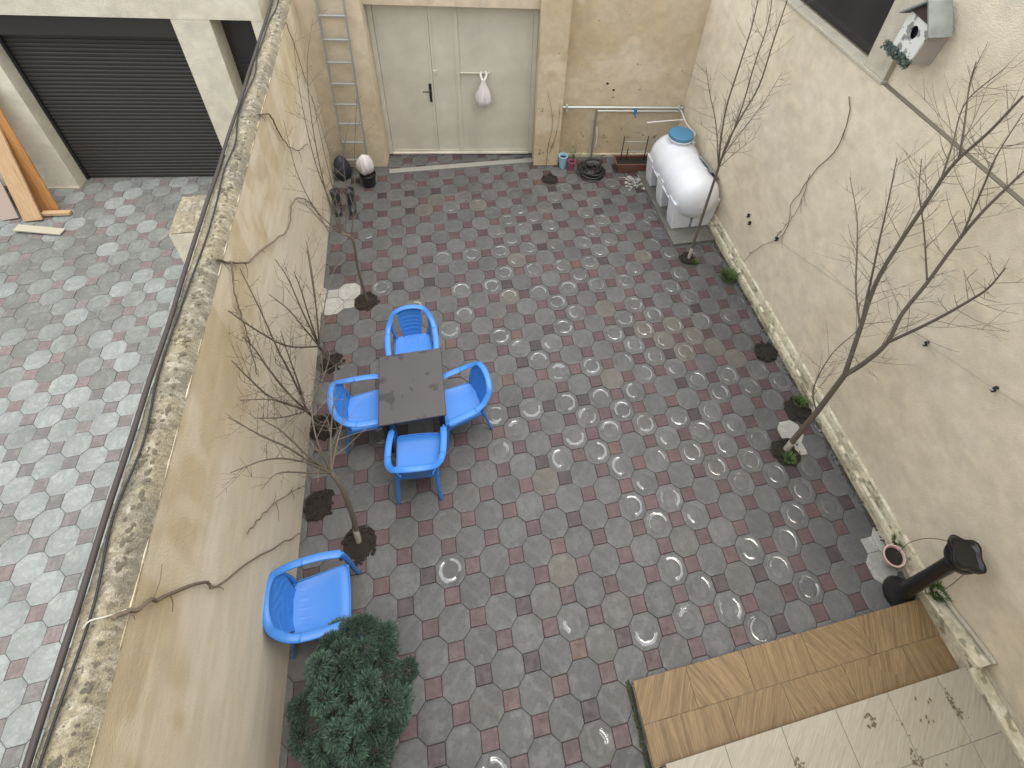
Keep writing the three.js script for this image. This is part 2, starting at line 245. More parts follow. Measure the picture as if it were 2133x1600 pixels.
// ---------------------------------------------------------------- boundary wall with pipe and cables
{
  const w = thing('boundary_wall', 'long beige rendered boundary wall with ochre water stains and crumbling top', 'wall');
  const face = new THREE.BoxGeometry(0.18, 2.945, 10.2).translate(-1.70, 1.4725, -3.7); { const p = face.attributes.position, uv = face.attributes.uv; for (let i = 0; i < p.count; i++) uv.setXY(i, (p.getZ(i) + 9) / 10.2, p.getY(i) / 3.0); }
  part('render', face, M.wallLeft, w);
  const r = rng(77), nx = 12, nz = 520, pos = [], uv = [], idx = [], z0 = -8.75, z1 = 1.35;
  for (let j = 0; j <= nz; j++) for (let i = 0; i <= nx; i++) {
    const t = i / nx, z = z0 + (z1 - z0) * j / nz, e = (i === 0 || i === nx), n = N1(t * 0.05, j / nz, 60, 4, 0.7), m = N2(t * 0.04 + 0.3, j / nz, 140, 3, 0.7);
    const wob = 0.014 * (N3(0.2 + (i > nx / 2 ? 0.5 : 0), j / nz, 90, 4) - 0.5) * 2;
    const drop = 0.055 * Math.max(0, (t - 0.72) / 0.28) ** 1.6;   // the mortar rounds off into the render on the yard side
    pos.push(-1.797 + 0.188 * t + (i === 0 ? -0.004 : i === nx ? 0.002 : t > 0.7 ? wob * 0.8 : 0), i === 0 ? 2.94 : i === nx ? 2.935 + wob * 1.2 : 3.0 - drop + (0.045 * n * (0.4 + 0.6 * Math.sin(Math.PI * t)) + 0.022 * m) * (1 - 0.75 * Math.max(0, (t - 0.7) / 0.3)), z); uv.push(z, t * 0.2);
  }
  for (let j = 0; j < nz; j++) for (let i = 0; i < nx; i++) { const a = j * (nx + 1) + i, b = a + nx + 1; idx.push(a, b, a + 1, b, b + 1, a + 1); }
  const g = new THREE.BufferGeometry(); g.setAttribute('position', new THREE.Float32BufferAttribute(pos, 3)); g.setAttribute('uv', new THREE.Float32BufferAttribute(uv, 2)); g.setIndex(idx); g.computeVertexNormals();
  const cap = part('mortar_cap', g, M.mortar, w); cap.userData.label = 'rough crumbling mortar along the wall top';
  const lumps = []; for (let k = 0; k < 1100; k++) { const s = 0.004 + 0.013 * r() * r(); lumps.push(new THREE.IcosahedronGeometry(s, 0).scale(1 + r(), 0.6 + 0.6 * r(), 1 + r()).translate(-1.715 + 0.08 * (r() - 0.2), 3.022 + 0.012 * r(), z0 + (z1 - z0) * r())); }
  const l = part('mortar_crumbs', lumps, M.mortar, w); l.userData.kind = 'stuff';
  const b = box(-2.49, -1.79, 0, 2.2, -5.0, -4.47); part('buttress', b, M.cream, w);
  const bt = new THREE.PlaneGeometry(0.7, 0.53, 24, 20).rotateX(-Math.PI / 2); { const p = bt.attributes.position; for (let i = 0; i < p.count; i++) p.setY(i, 0.012 + 0.03 * N1(p.getX(i) + 0.5, p.getZ(i) + 0.5, 9, 4, 0.6)); bt.computeVertexNormals(); bt.translate(-2.14, 2.19, -4.735); }
  part('buttress_top', uvm(bt), M.mortar, w).userData.label = 'rough unfinished mortar on top of the buttress';
}
{
  const r = rng(5), wav = (x, a, y) => Array.from({ length: 26 }, (_, i) => [x + a * (r() - 0.5), y + 0.008 * (r() - 0.5), -8.7 + 0.4 * i]);
  tag(part('water_pipe', sweep(wav(-1.782, 0.012, 3.066), 0.016, 0.016, { seg: 8, steps: 120 }), M.pipe, scene), 'rusty brown pipe running along the outer edge of the wall top', 'pipe');
  const c = wav(-1.735, 0.05, 3.055); tag(part('cable', sweep(c, 0.007, 0.007, { seg: 6, steps: 160 }), M.cable, scene), 'thin black cable lying loosely along the crumbling wall top', 'cable');
  const t = part('cable_tie', sweep([[-1.73, 3.07, -1.02], [-1.70, 3.085, -1.04], [-1.65, 3.06, -1.05], [-1.6, 3.0, -1.08]], 0.0035, 0.003, { seg: 5 }), std({ color: lin(0.45, 0.42, 0.36), roughness: 0.8 }), scene); tag(t, 'pale string tied round the cable at the wall edge', 'string');
}

// ---------------------------------------------------------------- street side, set 6.5 degrees askew to the yard
const SK = -6.5 * Math.PI / 180, S0 = [-0.714, 0, -8.37];
{
  const w = thing('street_wall', 'beige street wall with pilasters on both sides of the metal gate', 'wall', null, S0, SK);
  part('left_panel', box(-1.15, -0.002, 0, 3.15, -0.25, 0.37, 0.012), M.wallBack, w);
  part('pilaster', box(2.482, 2.915, 0, 3.15, -0.25, 0.37, 0.012), M.wallMould, w).userData.label = 'mould-spotted pilaster beside the gas pipes';
  part('right_panel', box(2.917, 5.4, 0, 3.15, -0.25, 0.1), M.wallMould, w);
  part('lintel', box(0, 2.48, 2.78, 3.15, -0.25, 0.2), M.wallBack, w);
  part('plinth_course', box(2.93, 5.1, 0, 0.06, 0.1, 0.14), M.plinth, w);
  const h = []; for (const [s, y] of [[3.66, 1.5], [3.78, 1.38]]) h.push(cyl(0.02, 0.02, 0.02, 0, 0, 0, 10).rotateX(Math.PI / 2).translate(s, y, 0.085).translate(0, 0, 0)); for (const g of h) part('drill_hole', g, M.cable, w);
}
{
  const g = thing('yard_gate', 'cream painted sheet metal double gate with a hanging white bag', 'gate', null, S0, SK);
  part('frame', [box(0.0, 0.07, 0.03, 2.72, -0.03, 0.05, 0.004), box(2.41, 2.48, 0.03, 2.72, -0.03, 0.05, 0.004), box(0.0, 2.48, 2.722, 2.78, -0.03, 0.05, 0.004), box(0.07, 2.41, 0.02, 0.055, -0.028, 0.055, 0.004)], M.gate, g);
  const leaf = (a, b) => part('leaf', [box(a, b, 0.06, 2.7, -0.012, 0.012), box(a, a + 0.035, 0.06, 2.7, 0.012, 0.022, 0.003), box(b - 0.035, b, 0.06, 2.7, 0.012, 0.022, 0.003), box(a + 0.035, b - 0.035, 0.06, 0.1, 0.012, 0.02), box(a + 0.035, b - 0.035, 2.655, 2.7, 0.012, 0.02)], M.gate, g);
  leaf(0.075, 0.845); leaf(0.853, 1.235); const big = leaf(1.247, 2.405);
  part('cover_strip', box(1.225, 1.275, 0.06, 2.7, 0.0225, 0.03, 0.003), M.gate, g);
  part('stiffener', box(1.585, 1.6, 2.0, 2.65, 0.0125, 0.018), M.gate, g);
  const hp = part('handle_plate', box(0.775, 0.815, 1.08, 1.42, 0.022, 0.032, 0.004), M.black, g); part('lever', sweep([[0.795, 1.3, 0.03], [0.795, 1.3, 0.075], [0.75, 1.3, 0.08], [0.68, 1.295, 0.08]], 0.011, 0.009), M.black, hp);
  part('bolt_bar', box(1.28, 1.75, 1.615, 1.64, 0.024, 0.05, 0.006), M.gate, g); part('bolt_catch', box(0.87, 0.92, 1.6, 1.66, 0.013, 0.035, 0.005), M.gate, g);
}
{ // plastic bag on the bolt
  const g = thing('plastic_bag', 'knotted white plastic bag hanging from the gate bolt', 'bag', null, S0, SK);
  const body = lathe([[0.001, 1.1], [0.07, 1.105], [0.115, 1.15], [0.125, 1.22], [0.11, 1.32], [0.07, 1.42], [0.035, 1.52], [0.02, 1.56]], 28); const p = body.attributes.position;
  for (let i = 0; i < p.count; i++) { const a = Math.atan2(p.getZ(i), p.getX(i)), y = p.getY(i), k = 1 + 0.14 * Math.sin(5 * a + 9 * y) + 0.07 * Math.sin(11 * a - 14 * y); p.setXYZ(i, p.getX(i) * k, y, p.getZ(i) * k * 0.8); } body.computeVertexNormals();
  part('bag_body', body.translate(1.64, 0, 0.15), M.bag, g);
  part('handle_loop', [sweep([[1.63, 1.55, 0.14], [1.6, 1.62, 0.08], [1.615, 1.66, 0.04], [1.64, 1.62, 0.025]], 0.02, 0.012, { flat: [1, 0.25] }), sweep([[1.65, 1.55, 0.14], [1.69, 1.62, 0.08], [1.675, 1.66, 0.04], [1.65, 1.62, 0.025]], 0.02, 0.012, { flat: [1, 0.25] })], M.bag, g);
  part('contents', [0, 1, 2, 3].map((k) => new THREE.SphereGeometry(0.042, 12, 8).translate(1.6 + 0.055 * (k % 2), 1.135 + 0.01 * k, 0.13 + 0.05 * (k >> 1))), std({ color: lin(0.42, 0.22, 0.16), roughness: 0.8 }), g);
}
{
  const l = thing('ladder', 'aluminium ladder leaning upright on the wall left of the gate', 'ladder', null, S0, SK), lean = (y) => 0.56 - 0.045 * y;
  for (const s of [-0.62, -0.27]) part('rail', sweep([[s, 0.02, lean(0)], [s + 0.04, 1.6, lean(1.6)], [s + 0.08, 3.3, lean(3.3)]], 0.03, 0.03, { flat: [0.5, 1], seg: 8, ref: V(0, 0, 1) }), M.alu, l);
  for (let k = 0; k < 9; k++) { const y = 0.3 + 0.345 * k, o = 0.025 * y; part('rung', box(-0.62 + o, -0.27 + o, y - 0.014, y + 0.014, lean(y) - 0.025, lean(y) + 0.025, 0.006), M.alu, l); }
}
{ // gas pipes on the wall
  const g = thing('gas_pipes', 'pair of painted gas pipes with a valve on the wall beside the tank', 'pipe', null, S0, SK);
  part('upper_pipe', sweep([[2.95, 1.07, 0.15], [4.0, 1.07, 0.15], [5.02, 1.07, 0.15]], 0.02, 0.02, { seg: 10 }), M.steel, g);
  part('lower_pipe', sweep([[3.53, 1.005, 0.155], [4.2, 1.005, 0.155], [5.0, 1.005, 0.155]], 0.018, 0.018, { seg: 10 }), M.steel, g);
  part('drop_pipe', sweep([[3.53, 1.02, 0.16], [3.53, 0.6, 0.16], [3.54, 0.02, 0.18]], 0.018, 0.018, { seg: 10 }), std({ color: lin(0.2, 0.2, 0.19), roughness: 0.6 }), g);
  part('valve', [cyl(0.03, 0.03, 0.1, 4.2, 0.955, 0.158), box(4.185, 4.215, 0.93, 0.95, 0.14, 0.24)], M.lid, g);
  for (const s of [3.0, 4.95]) part('bracket', box(s, s + 0.03, 0.98, 1.1, 0.1, 0.175), M.steel, g);
  part('hanging_cord', sweep([[3.56, 0.7, 0.19], [3.59, 0.45, 0.2], [3.58, 0.28, 0.2]], 0.012, 0.01), std({ color: lin(0.7, 0.68, 0.62), roughness: 0.7 }), g);
}
{ // neighbour's garage front
  const g = thing('garage_building', 'cream rendered garage front with a dark roller shutter', 'building', null, S0, SK), F = 0.82, B = 0.62;
  part('pier', box(-9, -4.53, 0, 3.2, 0.1, F), M.cream, g); part('pier', box(-2.26, -1.8, 0, 2.8, 0.1, F), M.cream, g);
  part('lintel', box(-4.53, -1.152, 2.8, 3.8, 0.1, F + 0.004), M.cream, g); part('upper_wall', box(-9, -4.532, 3.2, 3.8, 0.1, F + 0.002), M.cream, g);
  part('pier', box(-1.3, -1.152, 0, 2.8, 0.1, F), M.cream, g);
  const sh = part('roller_shutter', box(-4.53, -2.26, 0, 2.8, 0.3, B - 0.05), M.shutter, g); sh.userData.label = 'dark brown roller shutter with narrow slats';
  const prof = [[0, 0], [0.012, 0.008], [0.017, 0.025], [0.017, 0.045], [0.008, 0.06], [0, 0.0625]].map(([z, y]) => new THREE.Vector2(z, y)); const sl = new THREE.ExtrudeGeometry(new THREE.Shape(prof), { depth: 2.2, bevelEnabled: false }).rotateY(-Math.PI / 2).translate(0, 0, 0);
  { sl.computeBoundingBox(); const b = sl.boundingBox; sl.translate(-4.5 - b.min.x, 0, B - 0.05 - b.min.z); }
  for (let k = 0; k < 39; k++) { const m = part('slat', sl, M.shutter, sh); m.position.y = 0.02 + k * 0.0635; }
  part('shutter_box', box(-4.53, -2.26, 2.5, 2.8, B - 0.05, F - 0.05, 0.02), M.shutter, g);
  for (const s of [-4.53, -2.3]) part('guide_rail', box(s, s + 0.04, 0, 2.5, B - 0.05, B, 0.004), M.black, g);
  const d = part('side_door', box(-1.8, -1.3, 0, 2.8, 0.3, B - 0.1), M.darkDoor, g); d.userData.label = 'dark panelled metal door in deep recess';
  for (let k = 0; k < 4; k++) part('door_panel', box(-1.74, -1.36, 0.2 + 0.64 * k, 0.74 + 0.64 * k, B - 0.1, B - 0.08, 0.012), M.darkDoor, d);
  part('base_course', box(-9, -4.52, 0, 0.03, F, F + 0.02), M.greyRender, g);
}
// planks leaning on the garage pier
function plank(name, label, mat, a, b, w, t, twist = 0) {
  const A = V(...a), B = V(...b), L = A.distanceTo(B), g = new RoundedBoxGeometry(w, L, t, 1, 0.003); const uv = g.attributes.uv, p = g.attributes.position; for (let i = 0; i < p.count; i++) uv.setXY(i, p.getX(i) * 2.5, p.getY(i) * 0.9);
  const m = part(numbered(name), g, mat, scene), Y = B.clone().sub(A).normalize(), X = V(Math.cos(twist), 0, Math.sin(twist)); X.addScaledVector(Y, -X.dot(Y)).normalize(); m.quaternion.setFromRotationMatrix(new THREE.Matrix4().makeBasis(X, Y, V().crossVectors(X, Y))); m.position.copy(A).add(B).multiplyScalar(0.5).addScaledVector(V().crossVectors(X, Y), t / 2); return tag(m, label, 'plank', 'planks by the garage');
}
const SW = (s, n, y) => [S0[0] + s * Math.cos(SK) + n * Math.sin(SK), y, S0[2] - s * Math.sin(SK) + n * Math.cos(SK)];
plank('plank', 'pale pine plank leaning on the garage pier in front of the orange board', M.plankPale, SW(-4.8, 1.53, 0.02), SW(-4.98, 0.93, 1.6), 0.24, 0.03, 0.1);
plank('plank', 'orange brown board leaning behind the pale pine plank', M.plankOrange, SW(-4.68, 1.33, 0.02), SW(-4.92, 0.86, 1.92), 0.3, 0.025, 0.3);
plank('plank', 'greyish board leaning beside the pale pine plank, lower than it', std({ color: lin(0.36, 0.28, 0.24), roughness: 0.85 }), SW(-5.12, 1.5, 0.02), SW(-5.3, 1.0, 1.25), 0.22, 0.02, 0.0);
plank('plank', 'short pale offcut lying flat in front of the leaning planks', std({ color: lin(0.38, 0.36, 0.28), roughness: 0.85 }), SW(-4.92, 1.72, 0.045), SW(-4.3, 1.8, 0.02), 0.12, 0.022, 1.4).rotation;
plank('plank', 'short weathered batten at the foot of the orange board', M.plankPale, SW(-4.72, 1.44, 0.035), SW(-4.36, 1.42, 0.025), 0.07, 0.05, 1.5);
{ const r = rng(9), g = []; for (let k = 0; k < 26; k++) g.push(new THREE.IcosahedronGeometry(0.04 + 0.07 * r(), 0).scale(1 + r(), 0.6, 1).rotateY(r() * 6).translate(...SW(-5.55 + 0.4 * (r() - 0.5), 1.2 + 0.35 * (r() - 0.5), 0.05 + 0.2 * r()))); const m = tag(part('rubble_heap', g, std({ color: lin(0.08, 0.075, 0.07), roughness: 0.95 }), scene), 'dark heap of rubble beside the leaning planks', 'rubble'); m.userData.kind = 'stuff'; }

// ---------------------------------------------------------------- right wall and building above it
{
  const w = thing('side_wall', 'tall beige rendered wall with a dirty moulded plinth', 'wall');
  part('render', box(4.3, 4.6, 0, 3.7, -8.6, 1.2), M.wallRight, w);
  part('coping', [box(4.28, 4.45, 3.7, 3.738, -8.6, -4.04, 0.008)], M.greyRender, w);
  const prof = new THREE.Shape([[4.215, 0], [4.21, 0.09], [4.225, 0.13], [4.25, 0.15], [4.26, 0.2], [4.275, 0.24], [4.302, 0.26], [4.302, 0]].map(([x, y]) => new THREE.Vector2(x, y)));
  part('plinth', uvm(new THREE.ExtrudeGeometry(prof, { depth: 7.5, steps: 1, bevelEnabled: false }).translate(0, 0, -8.1)), M.plinth, w);
  const b = thing('side_building', 'beige house wall rising above the side wall with a dark window', 'building');
  part('wall', [box(4.36, 8, 3.7, 5.2, -4.05, 1.2), box(4.36, 8, 5.0, 5.2, -8.6, -4.05), box(4.36, 8, 3.74, 5.0, -8.6, -7.2)], M.wallRight, b);
  part('ledge', box(4.308, 4.36, 3.7, 3.715, -4.03, 1.2, 0.004), std({ color: lin(0.17, 0.15, 0.11), roughness: 0.95 }), b).userData.label = 'dark ledge where the house wall steps back';  // thin olive-brown strip, coloured darker than the walls it joins
  part('window_surround', box(4.3, 4.5, 3.742, 5.0, -4.36, -4.052), M.greyRender, b);
  const win = part('window', [box(4.48, 4.53, 3.742, 5.0, -7.2, -4.36)], M.darkDoor, b); win.userData.label = 'dark tinted window above the coping';
  part('pane', box(4.465, 4.478, 3.8, 4.95, -7.1, -4.42), new THREE.MeshPhysicalMaterial({ color: lin(0.02, 0.02, 0.024), roughness: 0.15 }), win);
}
{
  const b = thing('bird_house', 'white wooden bird house with grey pitched roof fixed on the wall', 'bird house'), wh = std({ color: lin(0.74, 0.74, 0.7), map: tex(128, 128, (u, v) => (N1(u, v, 16, 4) > 0.6 ? 0.62 : 0.97)), roughness: 0.8 });
  b.position.set(4.36, 4.12, -3.84); b.rotation.x = 0.1;
  const sh = new THREE.Shape([[-0.13, 0], [0.13, 0], [0.145, 0.34], [0, 0.5], [-0.145, 0.34]].map(([x, y]) => new THREE.Vector2(x, y))); const hole = new THREE.Path(); hole.absellipse(0, 0.24, 0.045, 0.062, 0, Math.PI * 2); sh.holes.push(hole);
  part('front', new THREE.ExtrudeGeometry(sh, { depth: 0.02, bevelEnabled: false }).rotateY(-Math.PI / 2).translate(-0.23, 0, 0), wh, b);
  part('gable', new THREE.ExtrudeGeometry(new THREE.Shape([[-0.13, 0.37], [0.13, 0.37], [0, 0.5]].map(([x, y]) => new THREE.Vector2(x, y))), { depth: 0.008, bevelEnabled: false }).rotateY(-Math.PI / 2).translate(-0.251, 0, 0), std({ color: lin(0.06, 0.04, 0.032), roughness: 0.8 }), b);
  part('box', [box(-0.229, -0.001, 0, 0.34, 0.115, 0.135), box(-0.229, -0.001, 0, 0.34, -0.135, -0.115), box(-0.229, -0.001, 0, 0.02, -0.115, 0.115)], std({ color: lin(0.36, 0.32, 0.3), roughness: 0.85 }), b);  // sides and floor of the white house, their shade painted in as pinkish grey
  part('back_board', box(-0.2, -0.17, 0.05, 0.42, -0.11, 0.11), M.black, b);
  const roof = (s) => { const m = part('roof_slope', box(-0.3, -0.06, -0.009, 0.009, 0, 0.3, 0.004), std({ color: lin(0.3, 0.33, 0.31), map: tex(64, 64, (u, v) => 0.75 + 0.25 * N2(u, v, 12, 3)), roughness: 0.85 }), b); m.position.set(0, 0.535, 0); m.rotation.set(s > 0 ? 0.83 : Math.PI - 0.83, 0, 0); };
  roof(1); roof(-1);
  const r = rng(4), lf = []; for (let k = 0; k < 420; k++) { const a = r() * 6.28; lf.push(new THREE.PlaneGeometry(0.028, 0.016).rotateX(r() * 3).rotateY(a).rotateZ(r() * 2).translate(-0.25 - 0.06 * r() * r(), -0.03 + 0.08 * r(), -0.19 + 0.34 * r())); }
  part('greenery', lf, std({ color: lin(0.09, 0.12, 0.1), roughness: 0.85, side: THREE.DoubleSide }), b).userData.label = 'artificial grey green sprigs at the foot of the bird house';
}

// ---------------------------------------------------------------- house behind the camera, steps, porch
{
  const h = thing('house', 'beige house front with porch rising behind the steps', 'building');
  part('wall', [box(-1.6, 4.3, 0.3, 7.2, 1.25, 1.6)], M.house, h); part('porch_base', box(1.3, 4.3, 0, 0.288, -0.035, 1.25), M.greyRender, h);
  let k = 0; for (let x = 1.3; x < 4.1; x += 0.5) for (let z = -0.045; z < 1.2; z += 0.43) { const g = box(x + 0.001, Math.min(x + 0.498, 4.1), 0.288, 0.3, z, Math.min(z + 0.428, 1.249), 0.002); const p = g.attributes.position, uv = g.attributes.uv; for (let i = 0; i < p.count; i++) uv.setXY(i, p.getX(i) * 1.6 + p.getZ(i) * 1.9 + k * 0.31, p.getZ(i) * 0.6 - p.getX(i) * 0.4); part('porch_tile', g, M.porch[k++ % 2], h); }
  part('porch_kerb', box(4.1, 4.22, 0.28, 0.36, -0.03, 1.25, 0.02), M.plinth, h);
}
{
  const s = thing('porch_step', 'low step of wood-look tiles below the pale porch', 'step');
  part('base', box(1.25, 4.2, 0, 0.128, -0.575, -0.04), M.plinth, s);
  const dirs = [0.55, -0.5, 0.1, -0.65, 0.5, 0.0, 0.6, -0.35, 0.45, -0.1], cuts = [[1.235, 1.72, 2.25, 2.85, 3.45, 4.16], [1.235, 1.98, 2.5, 3.1, 3.72, 4.2]];
  cuts.forEach((c, row) => { for (let i = 0; i < 5; i++) { const z0 = row ? -0.3 : -0.59, z1 = row ? -0.047 : -0.303, g = box(c[i] + 0.001, c[i + 1] - 0.001, 0.128, 0.145, z0, z1, 0.002), a = dirs[row * 5 + i], p = g.attributes.position, uv = g.attributes.uv; for (let q = 0; q < p.count; q++) uv.setXY(q, (p.getX(q) * Math.cos(a) + p.getZ(q) * Math.sin(a)) * 1.9 + i * 0.37, (p.getZ(q) * Math.cos(a) - p.getX(q) * Math.sin(a)) * 1.2); part('tile', g, M.wood[(i + row) % 3], s); } });
}
{
  const k = thing('step_kerb', 'dirty whitish moulded kerb between the step and the side wall', 'kerb');
  const g = new THREE.ExtrudeGeometry(new THREE.Shape([[-0.6, 0], [-0.02, 0], [-0.02, 0.4], [-0.08, 0.38], [-0.6, 0.24]].map(([x, y]) => new THREE.Vector2(x, y))), { depth: 0.13, bevelEnabled: true, bevelSize: 0.012, bevelThickness: 0.012, bevelSegments: 2 }).rotateY(-Math.PI / 2); g.translate(4.3 - 0.012, 0, 0); part('body', uvm(g), M.plinth, k);
  part('moulding', sweep([[4.275, 0.3, -0.6], [4.275, 0.44, -0.1], [4.275, 0.46, 0.0]], 0.02, 0.02, { seg: 8 }), M.cream, k); part('end_moulding', sweep([[4.16, 0.27, -0.615], [4.29, 0.3, -0.615]], 0.02, 0.02, { seg: 8 }), M.cream, k);
}

// ---------------------------------------------------------------- wall-hung small things on the side wall
{
  tag(part('wire', sweep([[4.28, 1.17, -4.39], [4.285, 1.41, -3.79], [4.28, 1.79, -2.89], [4.27, 2.12, -2.13], [4.27, 2.40, -1.51], [4.28, 2.51, -1.25]], 0.0025, 0.0025, { seg: 5, steps: 40 }), std({ color: lin(0.36, 0.33, 0.27), roughness: 0.7 }), scene), 'thin slanting wire strung along the side wall', 'wire');
  const clip = (y, z, label) => { const g = thing('wall_clip', label, 'clip', 'clips on the side wall', [4.3, y, z]); part('body', box(-0.04, 0, -0.03, 0.03, -0.012, 0.012, 0.004), M.cable, g); part('screw', cyl(0.008, 0.008, 0.05, 0, 0, 0, 8).rotateZ(Math.PI / 2), M.steel, g); };
  clip(2.10, -2.15, 'dark clip on the slanting wire beside the bare tree fork'); clip(2.38, -1.52, 'dark clip at the high end of the slanting wire'); clip(1.17, -4.40, 'dark clip where the dry stem meets the wire'); clip(0.95, -5.08, 'twin dark plug on the wall beside the white tank'); clip(0.88, -5.0, 'small dark plug low on the wall behind the tank tree');
}

// ---------------------------------------------------------------- trees, vines
function tree(name, label, group, base, limbs, seed, { lime = 0, twigs = 7, tl = 0.5 } = {}) {
  const t = thing(name, label, 'tree', group, base), r = rng(seed), wood = [], tw = [], loc = (p) => V(p[0] - base[0], p[1] - base[1], p[2] - base[2]);
  limbs.forEach(([r0, r1, pts], li) => {
    const P = pts.map(loc); wood.push(sweep(P, r0, r1, { seg: li ? 6 : 9, steps: P.length * 4 }));
    if (!li) return;
    const c = new THREE.CatmullRomCurve3(P), L = c.getLength(), n = Math.round(twigs * L);
    const sprout = (o, T, len, rad, lvl) => {
      const side = V(r() - 0.5, r() - 0.5, r() - 0.5).cross(T).normalize(), d = T.clone().multiplyScalar(0.55 + 0.35 * r()).addScaledVector(side, 0.75).normalize(), q = [o.clone()]; let cur = o.clone();
      for (let s = 0; s < 3; s++) { d.add(V((r() - 0.5) * 0.25, 0.06 + (r() - 0.5) * 0.2, (r() - 0.5) * 0.25)).normalize(); cur = cur.clone().addScaledVector(d, len / 3); const wx = cur.x + base[0]; if (wx < -1.57) cur.x = -1.57 - base[0]; if (wx > 4.26) cur.x = 4.26 - base[0]; q.push(cur); }
      tw.push(sweep(q, rad, rad * 0.45, { seg: 4, steps: 5, cap: false }));
      if (lvl && len > 0.12) for (let k = 0; k < 2; k++) if (r() < 0.7) sprout(q[1 + Math.floor(r() * 2)], d, len * (0.3 + 0.35 * r()), rad * 0.65, lvl - 1);
    };
    for (let k = 0; k < n; k++) { const f = 0.08 + 0.9 * (k + r()) / n; sprout(c.getPoint(f), c.getTangent(f), tl * (0.25 + 0.75 * r()) * (1.1 - 0.5 * f), 0.0036 - 0.0012 * f, 1); }
  });
  const tk = part('trunk', wood, M.bark, t); if (lime) part('limewash', sweep(limbs[0][2].slice(0, 2).map(loc).map((v, i) => (i ? v.clone().multiplyScalar(lime) : v)), limbs[0][0] + 0.002, limbs[0][0] + 0.0015, { seg: 9 }), M.limeTrunk, tk);
  part('crown', tw, M.twig, t); return t;
}
tree('bare_tree', 'tall bare young tree forking in front of the side wall', 'bare courtyard trees', [3.66, 0, -2.22], [
  [0.034, 0.026, [[3.66, -0.05, -2.22], [3.67, 0.44, -2.22], [3.69, 0.87, -2.22], [3.70, 1.59, -2.23]]],
  [0.024, 0.008, [[3.70, 1.59, -2.23], [3.68, 2.15, -2.36], [3.66, 2.54, -2.45], [3.63, 2.89, -2.48], [3.61, 3.31, -2.48], [3.59, 3.68, -2.47], [3.57, 3.93, -2.46], [3.54, 4.14, -2.42], [3.52, 4.42, -2.34], [3.50, 4.73, -2.28]]],
  [0.024, 0.008, [[3.70, 1.59, -2.23], [3.73, 1.90, -2.17], [3.76, 2.26, -2.14], [3.79, 2.58, -2.21], [3.83, 2.97, -2.23], [3.86, 3.36, -2.26], [3.89, 3.69, -2.27], [3.92, 3.93, -2.26], [3.95, 4.12, -2.25]]],
  [0.013, 0.005, [[3.76, 2.26, -2.14], [3.69, 2.88, -1.93], [3.66, 3.31, -1.81], [3.63, 3.52, -1.76], [3.60, 3.74, -1.75]]],
  [0.011, 0.004, [[3.68, 2.18, -2.37], [3.71, 2.41, -2.65], [3.74, 2.69, -2.88], [3.77, 2.91, -3.09], [3.80, 3.12, -3.40]]],
  [0.012, 0.004, [[3.68, 2.2, -2.38], [3.64, 2.66, -2.51], [3.59, 3.10, -2.63], [3.54, 3.43, -2.70], [3.50, 3.83, -2.82]]],
  [0.009, 0.003, [[3.69, 0.87, -2.22], [3.61, 1.16, -2.35], [3.56, 1.76, -2.37], [3.50, 2.33, -2.26]]],
  [0.009, 0.003, [[3.55, 4.14, -2.43], [3.53, 4.35, -2.52], [3.52, 4.58, -2.64], [3.50, 4.74, -2.68]]],
  [0.009, 0.003, [[3.57, 3.90, -2.46], [3.61, 4.14, -2.57], [3.66, 4.40, -2.70], [3.70, 4.70, -2.63]]],
  [0.009, 0.003, [[3.87, 3.45, -2.26], [3.75, 4.00, -2.30], [3.67, 4.26, -2.30], [3.60, 4.60, -2.28]]],
  [0.008, 0.003, [[3.83, 2.97, -2.23], [3.72, 3.38, -2.44], [3.66, 3.64, -2.62], [3.60, 3.90, -2.71]]]], 21, { lime: 0.45, twigs: 12, tl: 0.6 });
tree('bare_tree', 'slender bare tree rising beside the white tank', 'bare courtyard trees', [3.65, 0, -5.22], [
  [0.022, 0.017, [[3.65, -0.05, -5.22], [3.64, 0.95, -5.21], [3.63, 1.79, -5.20]]],
  [0.014, 0.004, [[3.63, 1.79, -5.20], [3.65, 2.17, -5.22], [3.72, 2.52, -5.23], [3.84, 2.98, -5.25], [3.84, 3.52, -5.27], [3.84, 4.01, -5.28], [3.85, 4.31, -5.30]]],
  [0.013, 0.004, [[3.63, 1.79, -5.20], [3.55, 2.24, -5.23], [3.51, 2.72, -5.27], [3.53, 3.22, -5.30], [3.55, 3.67, -5.33], [3.55, 3.98, -5.37], [3.55, 4.27, -5.40]]],
  [0.01, 0.003, [[3.63, 1.85, -5.20], [3.64, 2.65, -5.15], [3.58, 3.33, -5.10], [3.54, 3.86, -5.05], [3.44, 4.24, -5.00]]],
  [0.008, 0.003, [[3.63, 1.79, -5.20], [3.42, 2.47, -5.23], [3.25, 2.87, -5.27], [3.11, 3.24, -5.30]]],
  [0.006, 0.002, [[3.63, 1.79, -5.20], [3.72, 2.10, -5.10], [3.87, 2.42, -5.00]]],
  [0.006, 0.002, [[3.63, 1.95, -5.20], [3.73, 2.36, -5.15], [3.87, 2.84, -5.10], [3.93, 3.28, -5.05]]]], 22, { lime: 0.25, twigs: 11, tl: 0.5 });
